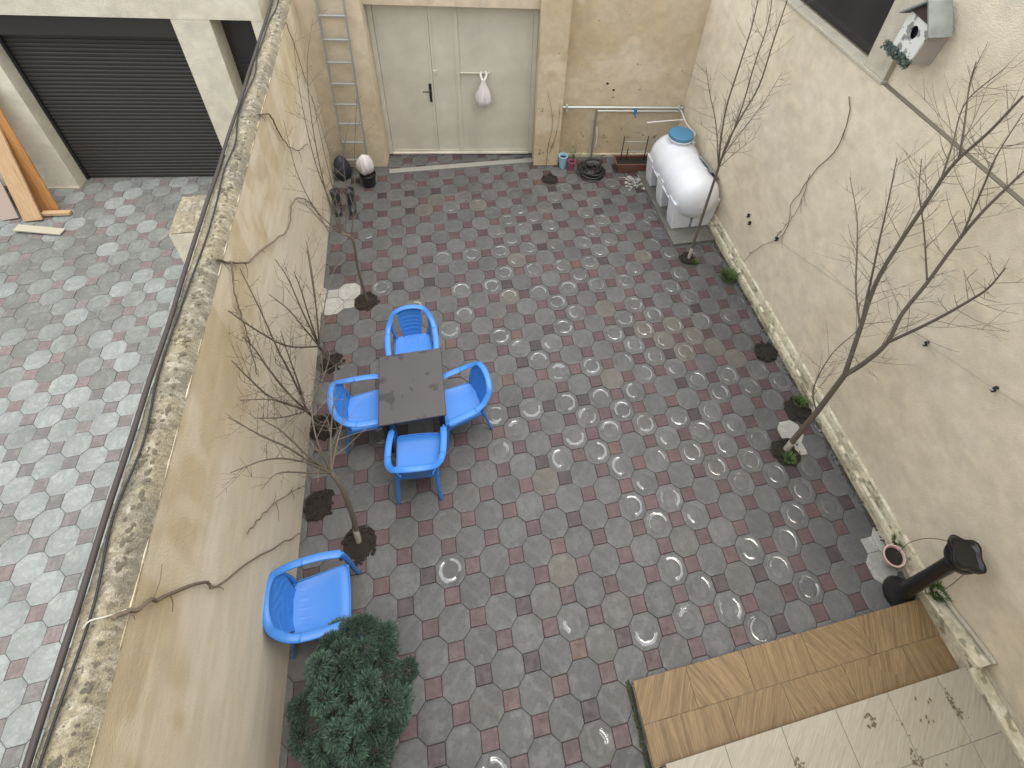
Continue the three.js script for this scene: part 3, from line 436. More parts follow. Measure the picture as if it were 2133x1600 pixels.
tree('bare_tree', 'thin bare sapling standing away from the wall near the boots', 'bare courtyard trees', [-1.03, 0, -5.16], [
  [0.018, 0.014, [[-1.03, -0.05, -5.16], [-1.05, 0.66, -5.17], [-1.03, 1.17, -5.19], [-1.14, 1.28, -5.20]]],
  [0.008, 0.002, [[-1.14, 1.28, -5.20], [-1.19, 1.64, -5.30], [-1.26, 2.27, -5.40], [-1.25, 3.01, -5.50], [-1.20, 3.59, -5.60]]],
  [0.008, 0.002, [[-1.14, 1.28, -5.20], [-1.22, 1.82, -5.35], [-1.21, 2.65, -5.50], [-1.15, 3.24, -5.65], [-1.02, 3.68, -5.80]]],
  [0.007, 0.002, [[-1.14, 1.28, -5.20], [-1.13, 1.71, -5.30], [-1.14, 2.46, -5.40], [-1.14, 3.00, -5.50]]],
  [0.007, 0.002, [[-1.04, 1.2, -5.20], [-0.90, 1.86, -5.27], [-0.80, 2.48, -5.33], [-0.67, 3.15, -5.40]]],
  [0.007, 0.002, [[-1.14, 1.28, -5.20], [-1.33, 1.71, -5.17], [-1.40, 2.30, -5.13], [-1.37, 2.99, -5.10]]],
  [0.006, 0.002, [[-1.1, 1.27, -5.20], [-1.00, 1.77, -5.30], [-0.96, 2.25, -5.40], [-0.83, 2.68, -5.50]]],
  [0.007, 0.002, [[-1.14, 1.28, -5.20], [-1.29, 1.40, -5.23], [-1.44, 1.70, -5.27], [-1.54, 1.76, -5.30]]]], 23, { twigs: 6, tl: 0.45 });
tree('bare_tree', 'low many-stemmed bare shrub at the wall nearest the far blue chair', 'bare courtyard trees', [-1.42, 0, -4.26], [
  [0.02, 0.016, [[-1.42, -0.05, -4.26], [-1.41, 0.47, -4.1], [-1.40, 0.78, -3.99]]],
  [0.009, 0.003, [[-1.40, 0.78, -3.99], [-1.42, 1.06, -4.45], [-1.43, 1.39, -4.73], [-1.45, 1.56, -4.87]]],
  [0.009, 0.003, [[-1.40, 0.78, -3.99], [-1.43, 1.42, -3.98], [-1.47, 1.89, -4.04], [-1.50, 2.21, -4.00]]],
  [0.011, 0.004, [[-1.40, 0.78, -3.99], [-1.43, 1.72, -3.37], [-1.47, 2.37, -3.08], [-1.50, 2.91, -2.88]]],
  [0.009, 0.003, [[-1.40, 0.78, -3.99], [-1.37, 1.39, -3.93], [-1.33, 1.93, -3.86], [-1.30, 2.28, -3.76]]],
  [0.009, 0.003, [[-1.40, 0.78, -3.99], [-1.42, 1.24, -3.87], [-1.43, 1.87, -3.67], [-1.45, 2.35, -3.47]]],
  [0.008, 0.003, [[-1.40, 0.78, -3.99], [-1.33, 1.0, -4.3], [-1.27, 1.15, -4.5], [-1.2, 1.2, -4.75]]],
  [0.009, 0.003, [[-1.40, 0.78, -3.99], [-1.33, 1.25, -4.03], [-1.27, 1.82, -4.07], [-1.20, 2.31, -3.98]]]], 24, { twigs: 6, tl: 0.45 });
tree('bare_tree', 'tangled bare shrub against the wall behind the left blue chair', 'bare courtyard trees', [-1.5, 0, -3.42], [
  [0.022, 0.018, [[-1.5, -0.05, -3.42], [-1.49, 0.34, -3.39], [-1.48, 0.69, -3.29]]],
  [0.011, 0.003, [[-1.48, 0.69, -3.29], [-1.48, 1.37, -3.10], [-1.49, 1.95, -3.00], [-1.50, 2.33, -2.96], [-1.50, 2.58, -2.89]]],
  [0.011, 0.003, [[-1.48, 0.69, -3.29], [-1.48, 1.28, -3.30], [-1.49, 1.79, -3.29], [-1.50, 2.32, -3.32], [-1.50, 2.88, -3.30]]],
  [0.01, 0.003, [[-1.48, 0.69, -3.29], [-1.49, 1.74, -2.85], [-1.49, 2.31, -2.69], [-1.50, 2.68, -2.62]]],
  [0.009, 0.003, [[-1.48, 0.69, -3.29], [-1.47, 1.39, -2.99], [-1.46, 1.93, -2.73], [-1.45, 2.53, -2.39]]],
  [0.009, 0.003, [[-1.48, 0.69, -3.29], [-1.44, 1.57, -2.76], [-1.40, 2.35, -2.34]]],
  [0.009, 0.003, [[-1.48, 0.6, -3.35], [-1.35, 0.8, -3.5], [-1.25, 0.95, -3.7], [-1.2, 1.2, -3.9]]],
  [0.009, 0.003, [[-1.48, 0.69, -3.29], [-1.45, 1.27, -3.30], [-1.43, 1.72, -3.30], [-1.40, 2.08, -3.28]]],
  [0.008, 0.003, [[-1.48, 0.5, -3.34], [-1.3, 0.7, -3.2], [-1.22, 0.8, -2.95], [-1.2, 0.75, -2.7]]]], 25, { twigs: 8, tl: 0.5 });
tree('bare_tree', 'bare sapling leaning over the wall between the table and the conifer', 'bare courtyard trees', [-1.06, 0, -2.19], [
  [0.026, 0.018, [[-1.06, -0.05, -2.19], [-1.03, 0.53, -2.24], [-1.04, 1.01, -2.30], [-1.09, 1.26, -2.35]]],
  [0.012, 0.003, [[-1.09, 1.26, -2.35], [-1.19, 1.52, -2.34], [-1.27, 1.91, -2.30], [-1.36, 2.31, -2.23], [-1.45, 2.67, -2.19]]],
  [0.011, 0.003, [[-1.09, 1.26, -2.35], [-1.22, 1.70, -2.28], [-1.33, 2.13, -2.13], [-1.45, 2.46, -1.92]]],
  [0.01, 0.003, [[-1.09, 1.26, -2.35], [-1.20, 1.64, -2.35], [-1.30, 1.99, -2.39], [-1.40, 2.26, -2.39]]],
  [0.009, 0.003, [[-1.09, 1.26, -2.35], [-1.07, 1.46, -2.61], [-1.03, 1.61, -2.84], [-1.00, 1.76, -3.08]]],
  [0.008, 0.003, [[-1.09, 1.26, -2.35], [-1.05, 1.32, -2.55], [-1.00, 1.33, -2.80], [-0.95, 1.56, -2.99]]],
  [0.009, 0.003, [[-1.09, 1.26, -2.35], [-1.13, 1.65, -2.45], [-1.17, 1.76, -2.69], [-1.20, 1.64, -3.04]]],
  [0.008, 0.003, [[-1.09, 1.26, -2.35], [-1.18, 1.66, -2.20], [-1.27, 2.10, -2.03], [-1.35, 2.14, -1.92]]]], 26, { lime: 0.5, twigs: 7, tl: 0.45 });
function vine(label, lines, seed, side = 1) {
  const t = thing('dry_vine', label, 'vine', 'dry vines on the walls'), r = rng(seed), st = [], tw = [];
  for (const [r0, r1, P] of lines) {
    const c = new THREE.CatmullRomCurve3(P.map((p) => V(...p))), n = 30, jit = [];
    for (let i = 0; i <= n; i++) { const o = c.getPoint(i / n); jit.push(o.add(V(0.008 * r() * side, 0.02 * (r() - 0.5), 0.02 * (r() - 0.5)))); }
    st.push(sweep(jit, r0, r1, { seg: 5, steps: 60 }));
    for (let k = 0; k < 6; k++) { const f = r(), o = c.getPoint(f), d = c.getTangent(f), e = V(0, (r() - 0.5) * 1.6, (r() - 0.5) * 1.6).add(d.multiplyScalar(0.8)).normalize().multiplyScalar(0.06 + 0.13 * r()); tw.push(sweep([o, o.clone().addScaledVector(e, 0.5).add(V(0.01 * side, 0, 0)), o.clone().add(e)], 0.0035, 0.0018, { seg: 4 })); }
  }
  part('stem', st, M.vine, t); part('side_shoots', tw, M.vine, t);
}
vine('short dry vine stem hooked over the wall top near the ladder', [[0.009, 0.005, [[-1.62, 3.06, -5.1], [-1.585, 2.82, -5.46], [-1.59, 2.51, -5.60], [-1.59, 2.18, -5.79], [-1.59, 1.83, -6.18], [-1.59, 1.56, -6.68]]], [0.005, 0.003, [[-1.59, 3.0, -7.23], [-1.59, 2.55, -7.40], [-1.59, 1.91, -7.52], [-1.59, 1.20, -7.74], [-1.59, 0.37, -7.9]]]], 1);
vine('dry vine arching down the wall above the far sapling', [[0.01, 0.005, [[-1.62, 3.04, -3.27], [-1.585, 2.69, -3.54], [-1.59, 2.18, -4.23], [-1.59, 1.73, -4.98], [-1.59, 1.76, -5.27], [-1.59, 1.24, -5.89], [-1.59, 0.05, -6.5]]], [0.008, 0.004, [[-1.59, 2.85, -3.40], [-1.59, 2.64, -3.23], [-1.59, 2.31, -3.14], [-1.59, 1.91, -2.99]]]], 2);
vine('long dry vine crossing the stained wall above the lone blue chair', [[0.012, 0.005, [[-1.63, 3.06, -1.04], [-1.585, 2.95, -1.09], [-1.59, 2.73, -1.19], [-1.59, 2.14, -1.41], [-1.59, 2.05, -1.40], [-1.59, 1.42, -1.73], [-1.59, 0.62, -2.10], [-1.59, 0.1, -2.35]]], [0.006, 0.003, [[-1.59, 1.56, -1.88], [-1.59, 1.14, -2.20], [-1.59, 0.64, -2.51], [-1.59, 0.08, -2.81]]]], 3);
vine('dry vine stem winding up the side wall to the coping', [[0.006, 0.003, [[4.285, 3.39, -4.33], [4.285, 3.18, -4.21], [4.285, 2.82, -4.18], [4.285, 2.33, -4.33], [4.285, 2.01, -4.38], [4.285, 1.74, -4.42], [4.285, 1.50, -4.32], [4.285, 1.17, -4.39], [4.285, 0.77, -4.63], [4.28, 0.3, -4.8]]], [0.004, 0.002, [[4.285, 2.3, -4.36], [4.285, 1.8, -4.3], [4.285, 1.45, -4.36], [4.285, 1.2, -4.42]]]], 4, -1);
vine('thin leafless climber on the pilaster beside the gate', [[0.005, 0.002, [SW(2.7, 0.4, 0.0), SW(2.72, 0.39, 0.5), SW(2.76, 0.385, 0.9), SW(2.64, 0.385, 1.55)]], [0.004, 0.002, [SW(2.75, 0.39, 0.3), SW(2.85, 0.385, 0.8), SW(2.86, 0.385, 1.3)]]], 5);

// ---------------------------------------------------------------- planting holes, grass, conifer
function pit(x, z, rad, label) {
  const t = thing('planting_hole', label, 'soil', 'planting holes in the paving', [x, 0, z]), r = rng(Math.round(x * 100 + z * 1000 + 5e4)), n = 22, g = new THREE.CircleGeometry(rad, n, 0).rotateX(-Math.PI / 2), p = g.attributes.position;
  for (let i = 0; i < p.count; i++) { const k = 0.82 + 0.3 * r(); p.setXYZ(i, p.getX(i) * k * 1.15, i ? -0.006 : 0.02, p.getZ(i) * k * 1.15); } p.setXYZ(n + 1, p.getX(1), p.getY(1), p.getZ(1)); g.computeVertexNormals(); part('mound', g, M.soil, t);
  const cl = []; for (let k = 0; k < 46; k++) { const a = r() * 6.28, q = rad * Math.sqrt(r()); cl.push(new THREE.IcosahedronGeometry(0.008 + 0.02 * r(), 0).scale(1, 0.7, 1.2).rotateY(a).translate(Math.cos(a) * q, 0.002 + 0.012 * r(), Math.sin(a) * q)); } part('clods', cl, M.soil, t).userData.kind = 'stuff';
}
pit(-1.03, -5.16, 0.15, 'dark soil hole round the thin sapling by the limed pavers'); pit(-1.42, -4.28, 0.13, 'dark soil hole under the low many-stemmed shrub'); pit(-1.46, -3.45, 0.15, 'dark soil hole under the tangled wall shrub');
pit(-1.44, -2.62, 0.15, 'empty round planting hole at the boundary wall foot'); pit(-1.06, -2.16, 0.17, 'dark soil hole round the sapling next to the lone chair'); pit(3.64, -5.22, 0.12, 'dark soil hole round the tree beside the tank');
pit(4.06, -3.48, 0.15, 'dark empty planting hole halfway along the side wall'); pit(4.07, -2.65, 0.17, 'dark soil hole with weeds at the side wall foot'); pit(3.66, -2.2, 0.17, 'dark soil hole round the tall forked tree'); pit(1.93, -7.33, 0.13, 'dark soil hole in front of the gate pilaster');
function grass(x, y, z, w, h, n, label, seed) {
  const r = rng(seed), g = []; for (let k = 0; k < n; k++) { const a = r() * 6.28, q = w * Math.sqrt(r()), lean = 0.4 + r(), hh = h * (0.5 + 0.7 * r()), o = V(Math.cos(a) * q * 0.6, 0, Math.sin(a) * q * 0.6), b = V(Math.cos(a) * lean * hh * 0.6, hh, Math.sin(a) * lean * hh * 0.6).add(o); const s = V(-Math.sin(a), 0, Math.cos(a)).multiplyScalar(0.005); const t = new THREE.BufferGeometry().setFromPoints([o.clone().add(s), o.clone().sub(s), b.clone().multiplyScalar(0.6).addScaledVector(s, 0.8), b.clone().multiplyScalar(0.6).addScaledVector(s, -0.8), b].flatMap((_, i, A) => (i === 0 ? [A[0], A[1], A[2], A[2], A[1], A[3], A[2], A[3], A[4]] : []))); t.computeVertexNormals(); g.push(t); }
  const m = part(numbered('grass_tuft'), g, M.leaf, scene); m.position.set(x, y, z); tag(m, label, 'grass', 'weeds at the wall foot'); m.userData.kind = 'stuff';
}
grass(4.08, 0, -4.75, 0.17, 0.13, 330, 'dense green grass tuft at the side wall near the tank', 1); grass(4.1, 0.02, -2.72, 0.12, 0.09, 120, 'sparse weeds on the soil at the side wall', 2); grass(3.62, 0.02, -2.1, 0.1, 0.07, 110, 'short weeds at the foot of the tall forked tree', 3); grass(4.24, 0.27, -0.58, 0.1, 0.12, 190, 'leafy green weed growing on the step kerb', 4); grass(4.24, 0.12, -1.08, 0.06, 0.09, 70, 'small green sprout behind the pink pot', 5); grass(3.72, 0, -5.12, 0.07, 0.05, 60, 'tiny weeds by the tree at the tank', 6);
{
  const t = thing('conifer_shrub', 'rounded blue-green conifer shrub beside the lone blue chair', 'shrub', null, [-0.98, 0, -0.93]), r = rng(404), pos = [], col = [], clumps = [];
  part('stem', sweep([[0, -0.03, 0], [0.01, 0.3, 0.01], [0, 0.6, 0]], 0.03, 0.012), M.bark, t);
  const br = []; let guard = 0;
  while (clumps.length < 66 && guard++ < 4000) { const a = r() * 6.28, el = Math.asin(-0.3 + 1.3 * r()), R = clumps.length < 46 ? 0.78 + 0.32 * r() : 0.4 + 0.3 * r(), o = V(Math.cos(a) * Math.cos(el) * 0.37 * R, 0.47 + Math.sin(el) * 0.42 * R, Math.sin(a) * Math.cos(el) * 0.44 * R); if (clumps.every((c) => c.distanceTo(o) > 0.14)) { clumps.push(o); br.push(sweep([[0, 0.12 + 0.3 * r(), 0], [o.x * 0.5, o.y * 0.55 + 0.1, o.z * 0.5], [o.x, o.y, o.z]], 0.008, 0.004, { seg: 4 })); } }
  part('branches', br, M.bark, t);
  for (const c of clumps) { const R = 0.078 + 0.035 * r(), out = c.clone().sub(V(0, 0.35, 0)).normalize(), tone = 0.65 + 0.8 * r();
    for (let k = 0; k < 700; k++) { // short fan sprays standing on a rounded head
      const d = V(r() - 0.5, r() - 0.5, r() - 0.5).normalize(); if (d.dot(out) < -0.25) continue; const o = c.clone().addScaledVector(d, R * (0.55 + 0.4 * r())), s = V(r() - 0.5, r() - 0.5, r() - 0.5).cross(d).normalize(), f = tone * (0.7 + 0.6 * r()), cc = [0.055 * f, 0.1 * f, 0.073 * f];
      for (let q = -1; q <= 1; q++) { const e = d.clone().addScaledVector(s, q * 0.55).normalize(), tip = o.clone().addScaledVector(e, 0.02 + 0.016 * r()), w = V().crossVectors(e, s).addScaledVector(s, 0.4).normalize().multiplyScalar(0.0038); for (const v of [o.clone().add(w), o.clone().sub(w), tip]) { pos.push(v.x, v.y, v.z); col.push(...cc); } } } }
  const g = new THREE.BufferGeometry(); g.setAttribute('position', new THREE.Float32BufferAttribute(pos, 3)); g.setAttribute('color', new THREE.Float32BufferAttribute(col, 3)); g.computeVertexNormals(); part('foliage', g, std({ vertexColors: true, roughness: 0.8, side: THREE.DoubleSide }), t);
}

// ---------------------------------------------------------------- blue plastic chairs and table
function chair(label, x, z, turn, slatted) {
  const c = thing('plastic_chair', label, 'chair', 'blue plastic chairs', [x, 0, z], turn);
  const S = new THREE.Shape(); S.moveTo(-0.17, -0.2); S.lineTo(0.17, -0.2); S.quadraticCurveTo(0.2, -0.2, 0.205, -0.16); S.lineTo(0.222, 0.18); S.quadraticCurveTo(0.222, 0.225, 0.18, 0.228); S.quadraticCurveTo(0, 0.245, -0.18, 0.228); S.quadraticCurveTo(-0.222, 0.225, -0.222, 0.18); S.lineTo(-0.205, -0.16); S.quadraticCurveTo(-0.2, -0.2, -0.17, -0.2);
  // seat: grid surface clipped to the outline, dished, with a rolled front
  const nx = 44, nz = 20, gp = [], gi = []; for (let j = 0; j <= nz; j++) for (let i = 0; i <= nx; i++) { const v = j / nz, u = i / nx * 2 - 1, w = 0.19 + 0.032 * v, zz = -0.2 + 0.43 * v + 0.012 * (1 - u * u) * v; gp.push(u * w, 0.425 - (Math.abs(u) < 0.72 && v > 0.12 && v < 0.3 && Math.sin(u * 60) > 0.3 ? 0.003 : 0) - 0.018 * (1 - u ** 4) * Math.sin(Math.PI * Math.min(1, v * 1.1)) - 0.02 * Math.max(0, v - 0.85) / 0.15, zz); }
  for (let j = 0; j < nz; j++) for (let i = 0; i < nx; i++) { const a = j * (nx + 1) + i, b = a + nx + 1; gi.push(a, b, a + 1, b, b + 1, a + 1); }
  const sg = new THREE.BufferGeometry(); sg.setAttribute('position', new THREE.Float32BufferAttribute(gp, 3)); sg.setIndex(gi); sg.computeVertexNormals(); const under = sg.clone().translate(0, -0.008, 0); under.index.array.reverse(); under.computeVertexNormals();
  const seat = part('seat', [sg, under], M.blue, c);
  part('apron', sweep(S.getPoints(6).filter((_, i) => i % 2 === 0).slice(0, -1).map((p) => [p.x, 0.402, p.y]), 0.03, 0.03, { closed: true, flat: [0.22, 1], seg: 8, steps: 64 }), M.blue, c);
  const arm = (s) => [[0.258 * s, 0.6, 0.2], [0.268 * s, 0.63, 0.06], [0.264 * s, 0.655, -0.09], [0.245 * s, 0.69, -0.18], [0.205 * s, 0.755, -0.25]];
  for (const s of [-1, 1]) {
    part('armrest', sweep(arm(s), 0.033, 0.031, { flat: [1, 0.34], seg: 10, steps: 24 }), M.blue, c);
    part('front_leg', sweep([[0.258 * s, 0.602, 0.198], [0.256 * s, 0.45, 0.222], [0.25 * s, 0.2, 0.24], [0.256 * s, 0, 0.258]], 0.03, 0.022, { flat: [0.55, 1], seg: 8, steps: 12, ref: V(0, 0, 1) }), M.blue, c);
    part('rear_leg', sweep([[0.19 * s, 0.46, -0.19], [0.2 * s, 0.25, -0.235], [0.215 * s, 0, -0.285]], 0.032, 0.022, { flat: [0.8, 0.55], seg: 8, steps: 10, ref: V(0, 0, 1) }), M.blue, c);
  }
  part('back_rim', sweep([[0.264, 0.655, -0.09], [0.245, 0.69, -0.18], [0.205, 0.755, -0.25], [0.16, 0.805, -0.282], [0.08, 0.835, -0.3], [0, 0.842, -0.304], [-0.08, 0.835, -0.3], [-0.16, 0.805, -0.282], [-0.205, 0.755, -0.25], [-0.245, 0.69, -0.18], [-0.264, 0.655, -0.09]], 0.031, 0.031, { flat: [1, 0.42], seg: 10, steps: 48 }), M.blue, c);
  // backrest: moulded sheet bent round the sitter, with raised ornament or horizontal slats
  const nu = 30, nv = 34, layers = []; for (const back of [0, 1]) { const bp = [], bi = []; for (let j = 0; j <= nv; j++) for (let i = 0; i <= nu; i++) {
    const u = i / nu * 2 - 1, v = j / nv, w = slatted ? 0.105 + 0.03 * sst(0, 0.7, v) : 0.15 + 0.05 * sst(0, 0.75, v), X = u * w, Y = 0.42 + v * (0.422 - (slatted ? 0.035 : 0.087) * Math.abs(u) ** 2.2);
    const edge = sst(1, 0.86, Math.abs(u)) * sst(0.04, 0.1, v) * sst(1, 0.93, v), orn = slatted ? (Math.sin(v * 46) > 0.2 ? -1 : 0) * sst(0.75, 0.7, Math.abs(u)) : -0.5 + 0.9 * Math.sin(u * 9 + 2.2 * Math.sin(v * 11)) * Math.sin(v * 17 + 2 * Math.sin(u * 5));
    bp.push(X, Y, -0.205 - (Y - 0.42) * 0.235 + 1.1 * X * X + (back ? -0.008 : 0.0045 * orn * edge)); }
    for (let j = 0; j < nv; j++) for (let i = 0; i < nu; i++) { const a = j * (nu + 1) + i, b = a + nu + 1; back ? bi.push(a, b, a + 1, b, b + 1, a + 1) : bi.push(a, a + 1, b, b, a + 1, b + 1); }
    const g = new THREE.BufferGeometry(); g.setAttribute('position', new THREE.Float32BufferAttribute(bp, 3)); g.setIndex(bi); g.computeVertexNormals(); layers.push(g); }
  part('backrest', layers, M.blue, c);
  if (!slatted) for (const s of [-1, 1]) part('back_side', sweep([[0.19 * s, 0.44, -0.19], [0.205 * s, 0.58, -0.2], [0.21 * s, 0.74, -0.245]], 0.024, 0.02, { flat: [0.5, 1], seg: 8, ref: V(0, 0, 1) }), M.blue, c); else for (const s of [-1, 1]) part('back_side', sweep([[0.19 * s, 0.44, -0.19], [0.215 * s, 0.6, -0.205], [0.208 * s, 0.75, -0.248]], 0.018, 0.018, { flat: [0.9, 0.7], seg: 8, ref: V(0, 0, 1) }), M.blue, c);
  return c;
}
chair('blue plastic armchair with narrow slatted back on the gate side of the table', -0.43, -4.02, 0.02, true);
chair('blue plastic armchair on the house side of the table, its back to the porch', -0.43, -2.74, Math.PI - 0.1, false);
chair('blue plastic armchair between the table and the bare shrubs on the wall', -0.93, -3.34, Math.PI / 2 + 0.08, false);
chair('blue plastic armchair on the open paving side of the table', 0.04, -3.24, -Math.PI / 2 + 0.22, false);
chair('blue plastic armchair standing alone with its back to the boundary wall', -1.29, -1.63, Math.PI / 2 + 0.08, false).scale.setScalar(1.04);
{
  const t = thing('garden_table', 'square grey-brown plastic table among the blue chairs', 'table', null, [-0.445, 0, -3.38]);
  const g = new RoundedBoxGeometry(0.67, 0.028, 0.81, 3, 0.01).translate(0, 0.718, 0); part('tabletop', uvm(g, 0.4, 0.3), M.tableTop, t);
  part('apron', [box(-0.3, 0.3, 0.63, 0.703, 0.35, 0.37), box(-0.3, 0.3, 0.63, 0.703, -0.37, -0.35), box(-0.31, -0.29, 0.63, 0.703, -0.349, 0.349), box(0.29, 0.31, 0.63, 0.703, -0.349, 0.349)], M.black, t);
  for (const sx of [-1, 1]) for (const sz of [-1, 1]) part('leg', new THREE.CylinderGeometry(0.042, 0.028, 0.703, 4, 1).rotateY(Math.PI / 4).translate(0.285 * sx, 0.3515, 0.345 * sz), M.black, t);
}

// ---------------------------------------------------------------- water tank and its corner
tag(part('tank_pad', [box(3.5, 4.2, -0.01, 0.045, -7.35, -5.5, 0.012)], std({ color: lin(0.2, 0.195, 0.18), map: concreteTone, roughness: 0.6 }), scene), 'low concrete pad under the white water tank', 'slab');
{
  const t = thing('water_tank', 'white horizontal plastic water tank with blue screw lid', 'tank', null, [3.9, 0, -6.45]), R = 0.385, H = 0.79, cy = 0.62;
  const pr = [[0.0, -H], [0.12, -H + 0.008], [0.22, -H + 0.04], [0.3, -H + 0.1], [0.345, -H + 0.17], [R - 0.015, -H + 0.24]];
  const z = (k) => k; const prof = [...pr, [R - 0.015, -0.34], [R, -0.33], [R, -0.27], [R - 0.015, -0.26], [R - 0.015, -0.04], [R, -0.03], [R, 0.03], [R - 0.015, 0.04], [R - 0.015, 0.26], [R, 0.27], [R, 0.33], [R - 0.015, 0.34], ...pr.map(([a, b]) => [a, -b]).reverse()];
  const b = lathe(prof, 40).rotateX(Math.PI / 2).scale(1, 1.05, 1).translate(0, cy, 0); part('body', b, M.tank, t);
  part('flange', sweep(Array.from({ length: 24 }, (_, i) => { const a = i / 24 * 6.2832, e = 0.5; const c = Math.sign(Math.cos(a)) * Math.abs(Math.cos(a)) ** e, s = Math.sign(Math.sin(a)) * Math.abs(Math.sin(a)) ** e; return [c * (R - 0.015) * 0.98, 0.5, s * (H - 0.07)]; }), 0.02, 0.02, { closed: true, flat: [1, 0.5], seg: 8, steps: 90 }), M.tank, t);
  for (const zz of [-0.52, 0.0, 0.52]) for (const s of [-1, 1]) { const g = new THREE.ExtrudeGeometry(new THREE.Shape([[0.04, 0.045], [0.3, 0.045], [0.33, 0.2], [0.365, 0.55], [0.04, 0.5]].map(([x, y]) => new THREE.Vector2(x * s, y))), { depth: 0.2, bevelEnabled: true, bevelSize: 0.02, bevelThickness: 0.02, bevelSegments: 3 }).translate(0, 0.02, zz - 0.1); part('foot', g, M.tank, t); }
  const nk = part('neck', lathe([[0.17, 0.93], [0.175, 1.04], [0.2, 1.045], [0.2, 1.07], [0.0, 1.07]], 28).translate(0.02, 0, -0.42), M.tank, t);
  part('lid', lathe([[0.185, 1.06], [0.198, 1.065], [0.2, 1.12], [0.185, 1.135], [0.1, 1.142], [0.0, 1.145]], 32).translate(0.02, 0, -0.42), M.lid, t);
  part('vent', cyl(0.03, 0.03, 0.08, 0.2, 0.95, -0.3), M.steel, t); part('outlet', cyl(0.035, 0.035, 0.09, 0, 0, 0).rotateZ(Math.PI / 2).translate(0.37, 0.5, 0.42), M.lid, t); part('label_plate', box(0.235, 0.25, 0.86, 0.91, 0.42, 0.45), M.black, t);
}
{
  const h = thing('hose_pipe', 'white pipe running from the gas corner down to the tank', 'pipe'); part('run', sweep([[4.22, 1.05, -7.62], [4.24, 0.95, -7.3], [4.24, 1.0, -7.0], [4.15, 1.0, -6.9]], 0.013, 0.013), M.bag, h); part('stub', sweep([[3.55, 0.98, -7.42], [3.8, 1.0, -7.4], [4.2, 1.02, -7.38]], 0.012, 0.012), M.bag, h);
  const j = tag(part('crumpled_sheet', (() => { const g = new THREE.PlaneGeometry(0.3, 0.45, 14, 18).rotateX(-Math.PI / 2), p = g.attributes.position; for (let i = 0; i < p.count; i++) p.setY(i, 0.09 * N1(p.getX(i) + 0.3, p.getZ(i) + 0.4, 8, 4, 0.7)); g.computeVertexNormals(); return g.rotateZ(-0.7).translate(4.17, 0.86, -6.25); })(), std({ color: lin(0.3, 0.31, 0.33), roughness: 0.7, side: THREE.DoubleSide }), scene), 'crumpled grey sheet stuffed between the tank and the wall', 'sheet');
}
{ // coiled hose
  const P = []; for (let i = 0; i <= 110; i++) { const a = i * 0.3, r = 0.1 + 0.028 * (i % 26) / 5 + 0.02 * Math.sin(i * 0.7); P.push([Math.cos(a) * r, 0.02 + 0.001 * i, Math.sin(a) * r]); }
  const m = part('coiled_hose', sweep(P, 0.019, 0.019, { seg: 7, steps: 330 }), M.cable, scene); m.position.set(2.68, 0.01, -7.38); tag(m, 'coil of black hose on the ground beside the pots', 'hose');
}
{
  const p = thing('planter_trough', 'rust brown rectangular planter trough beside the tank', 'planter', null, [3.42, 0, -7.42], SK); const q = [];
  const fr = (x0, x1, z0, z1, y, s) => { const g = box(x0, x1, 0.0, y, z0, z1, 0.008); const pp = g.attributes.position; for (let i = 0; i < pp.count; i++) { const k = 0.82 + 0.18 * pp.getY(i) / y; pp.setX(i, pp.getX(i) * k); pp.setZ(i, pp.getZ(i) * k); } return g; };
  part('trough', [fr(-0.32, 0.32, 0.11, 0.14, 0.2), fr(-0.32, 0.32, -0.14, -0.11, 0.2), fr(-0.32, -0.29, -0.14, 0.14, 0.2), fr(0.29, 0.32, -0.14, 0.14, 0.2), box(-0.26, 0.26, 0.01, 0.03, -0.1, 0.1)], M.rust, p); part('soil', box(-0.27, 0.27, 0.1, 0.15, -0.1, 0.1), M.soil, p);
  for (const x of [-0.2, -0.1, 0.22]) part('stake', cyl(0.01, 0.008, x === -0.1 ? 0.3 : 0.55, x, 0.12, -0.05, 7), M.cable, p); part('cross_wire', [cyl(0.004, 0.004, 0.44, 0, 0, 0, 6).rotateZ(Math.PI / 2).translate(0.23, 0.56, -0.05), cyl(0.004, 0.004, 0.44, 0, 0, 0, 6).rotateZ(Math.PI / 2).translate(0.23, 0.35, -0.05)], M.steel, p);
}
function pot(name, label, x, z, rt, rb, h, mat, y = 0) { const t = thing(name, label, 'pot', null, [x, y, z]); part('body', lathe([[rb, 0], [rt, h * 0.92], [rt + 0.008, h * 0.92], [rt + 0.008, h], [rt - 0.008, h], [rb - 0.008, 0.02], [0, 0.02]], 22), mat, t); part('soil', new THREE.CircleGeometry(rt - 0.01, 16).rotateX(-Math.PI / 2).translate(0, h * 0.82, 0), M.soil, t); return t; }
pot('flower_pot', 'tall light blue pot beside the gate pilaster', 2.21, -7.62, 0.075, 0.05, 0.26, std({ color: lin(0.3, 0.52, 0.66), roughness: 0.5 }));
pot('flower_pot', 'magenta pot between the blue pot and the hose coil', 2.36, -7.56, 0.06, 0.045, 0.17, std({ color: lin(0.3, 0.07, 0.14), roughness: 0.5 }));
grass(2.42, 0.1, -7.66, 0.1, 0.3, 26, 'dry brownish stalks behind the magenta pot', 8);
pot('flower_pot', 'pale pink pot with dry soil at the side wall plinth', 4.15, -0.96, 0.095, 0.07, 0.16, std({ color: lin(0.62, 0.42, 0.4), roughness: 0.6 }), 0.02).rotation.z = 0.2;
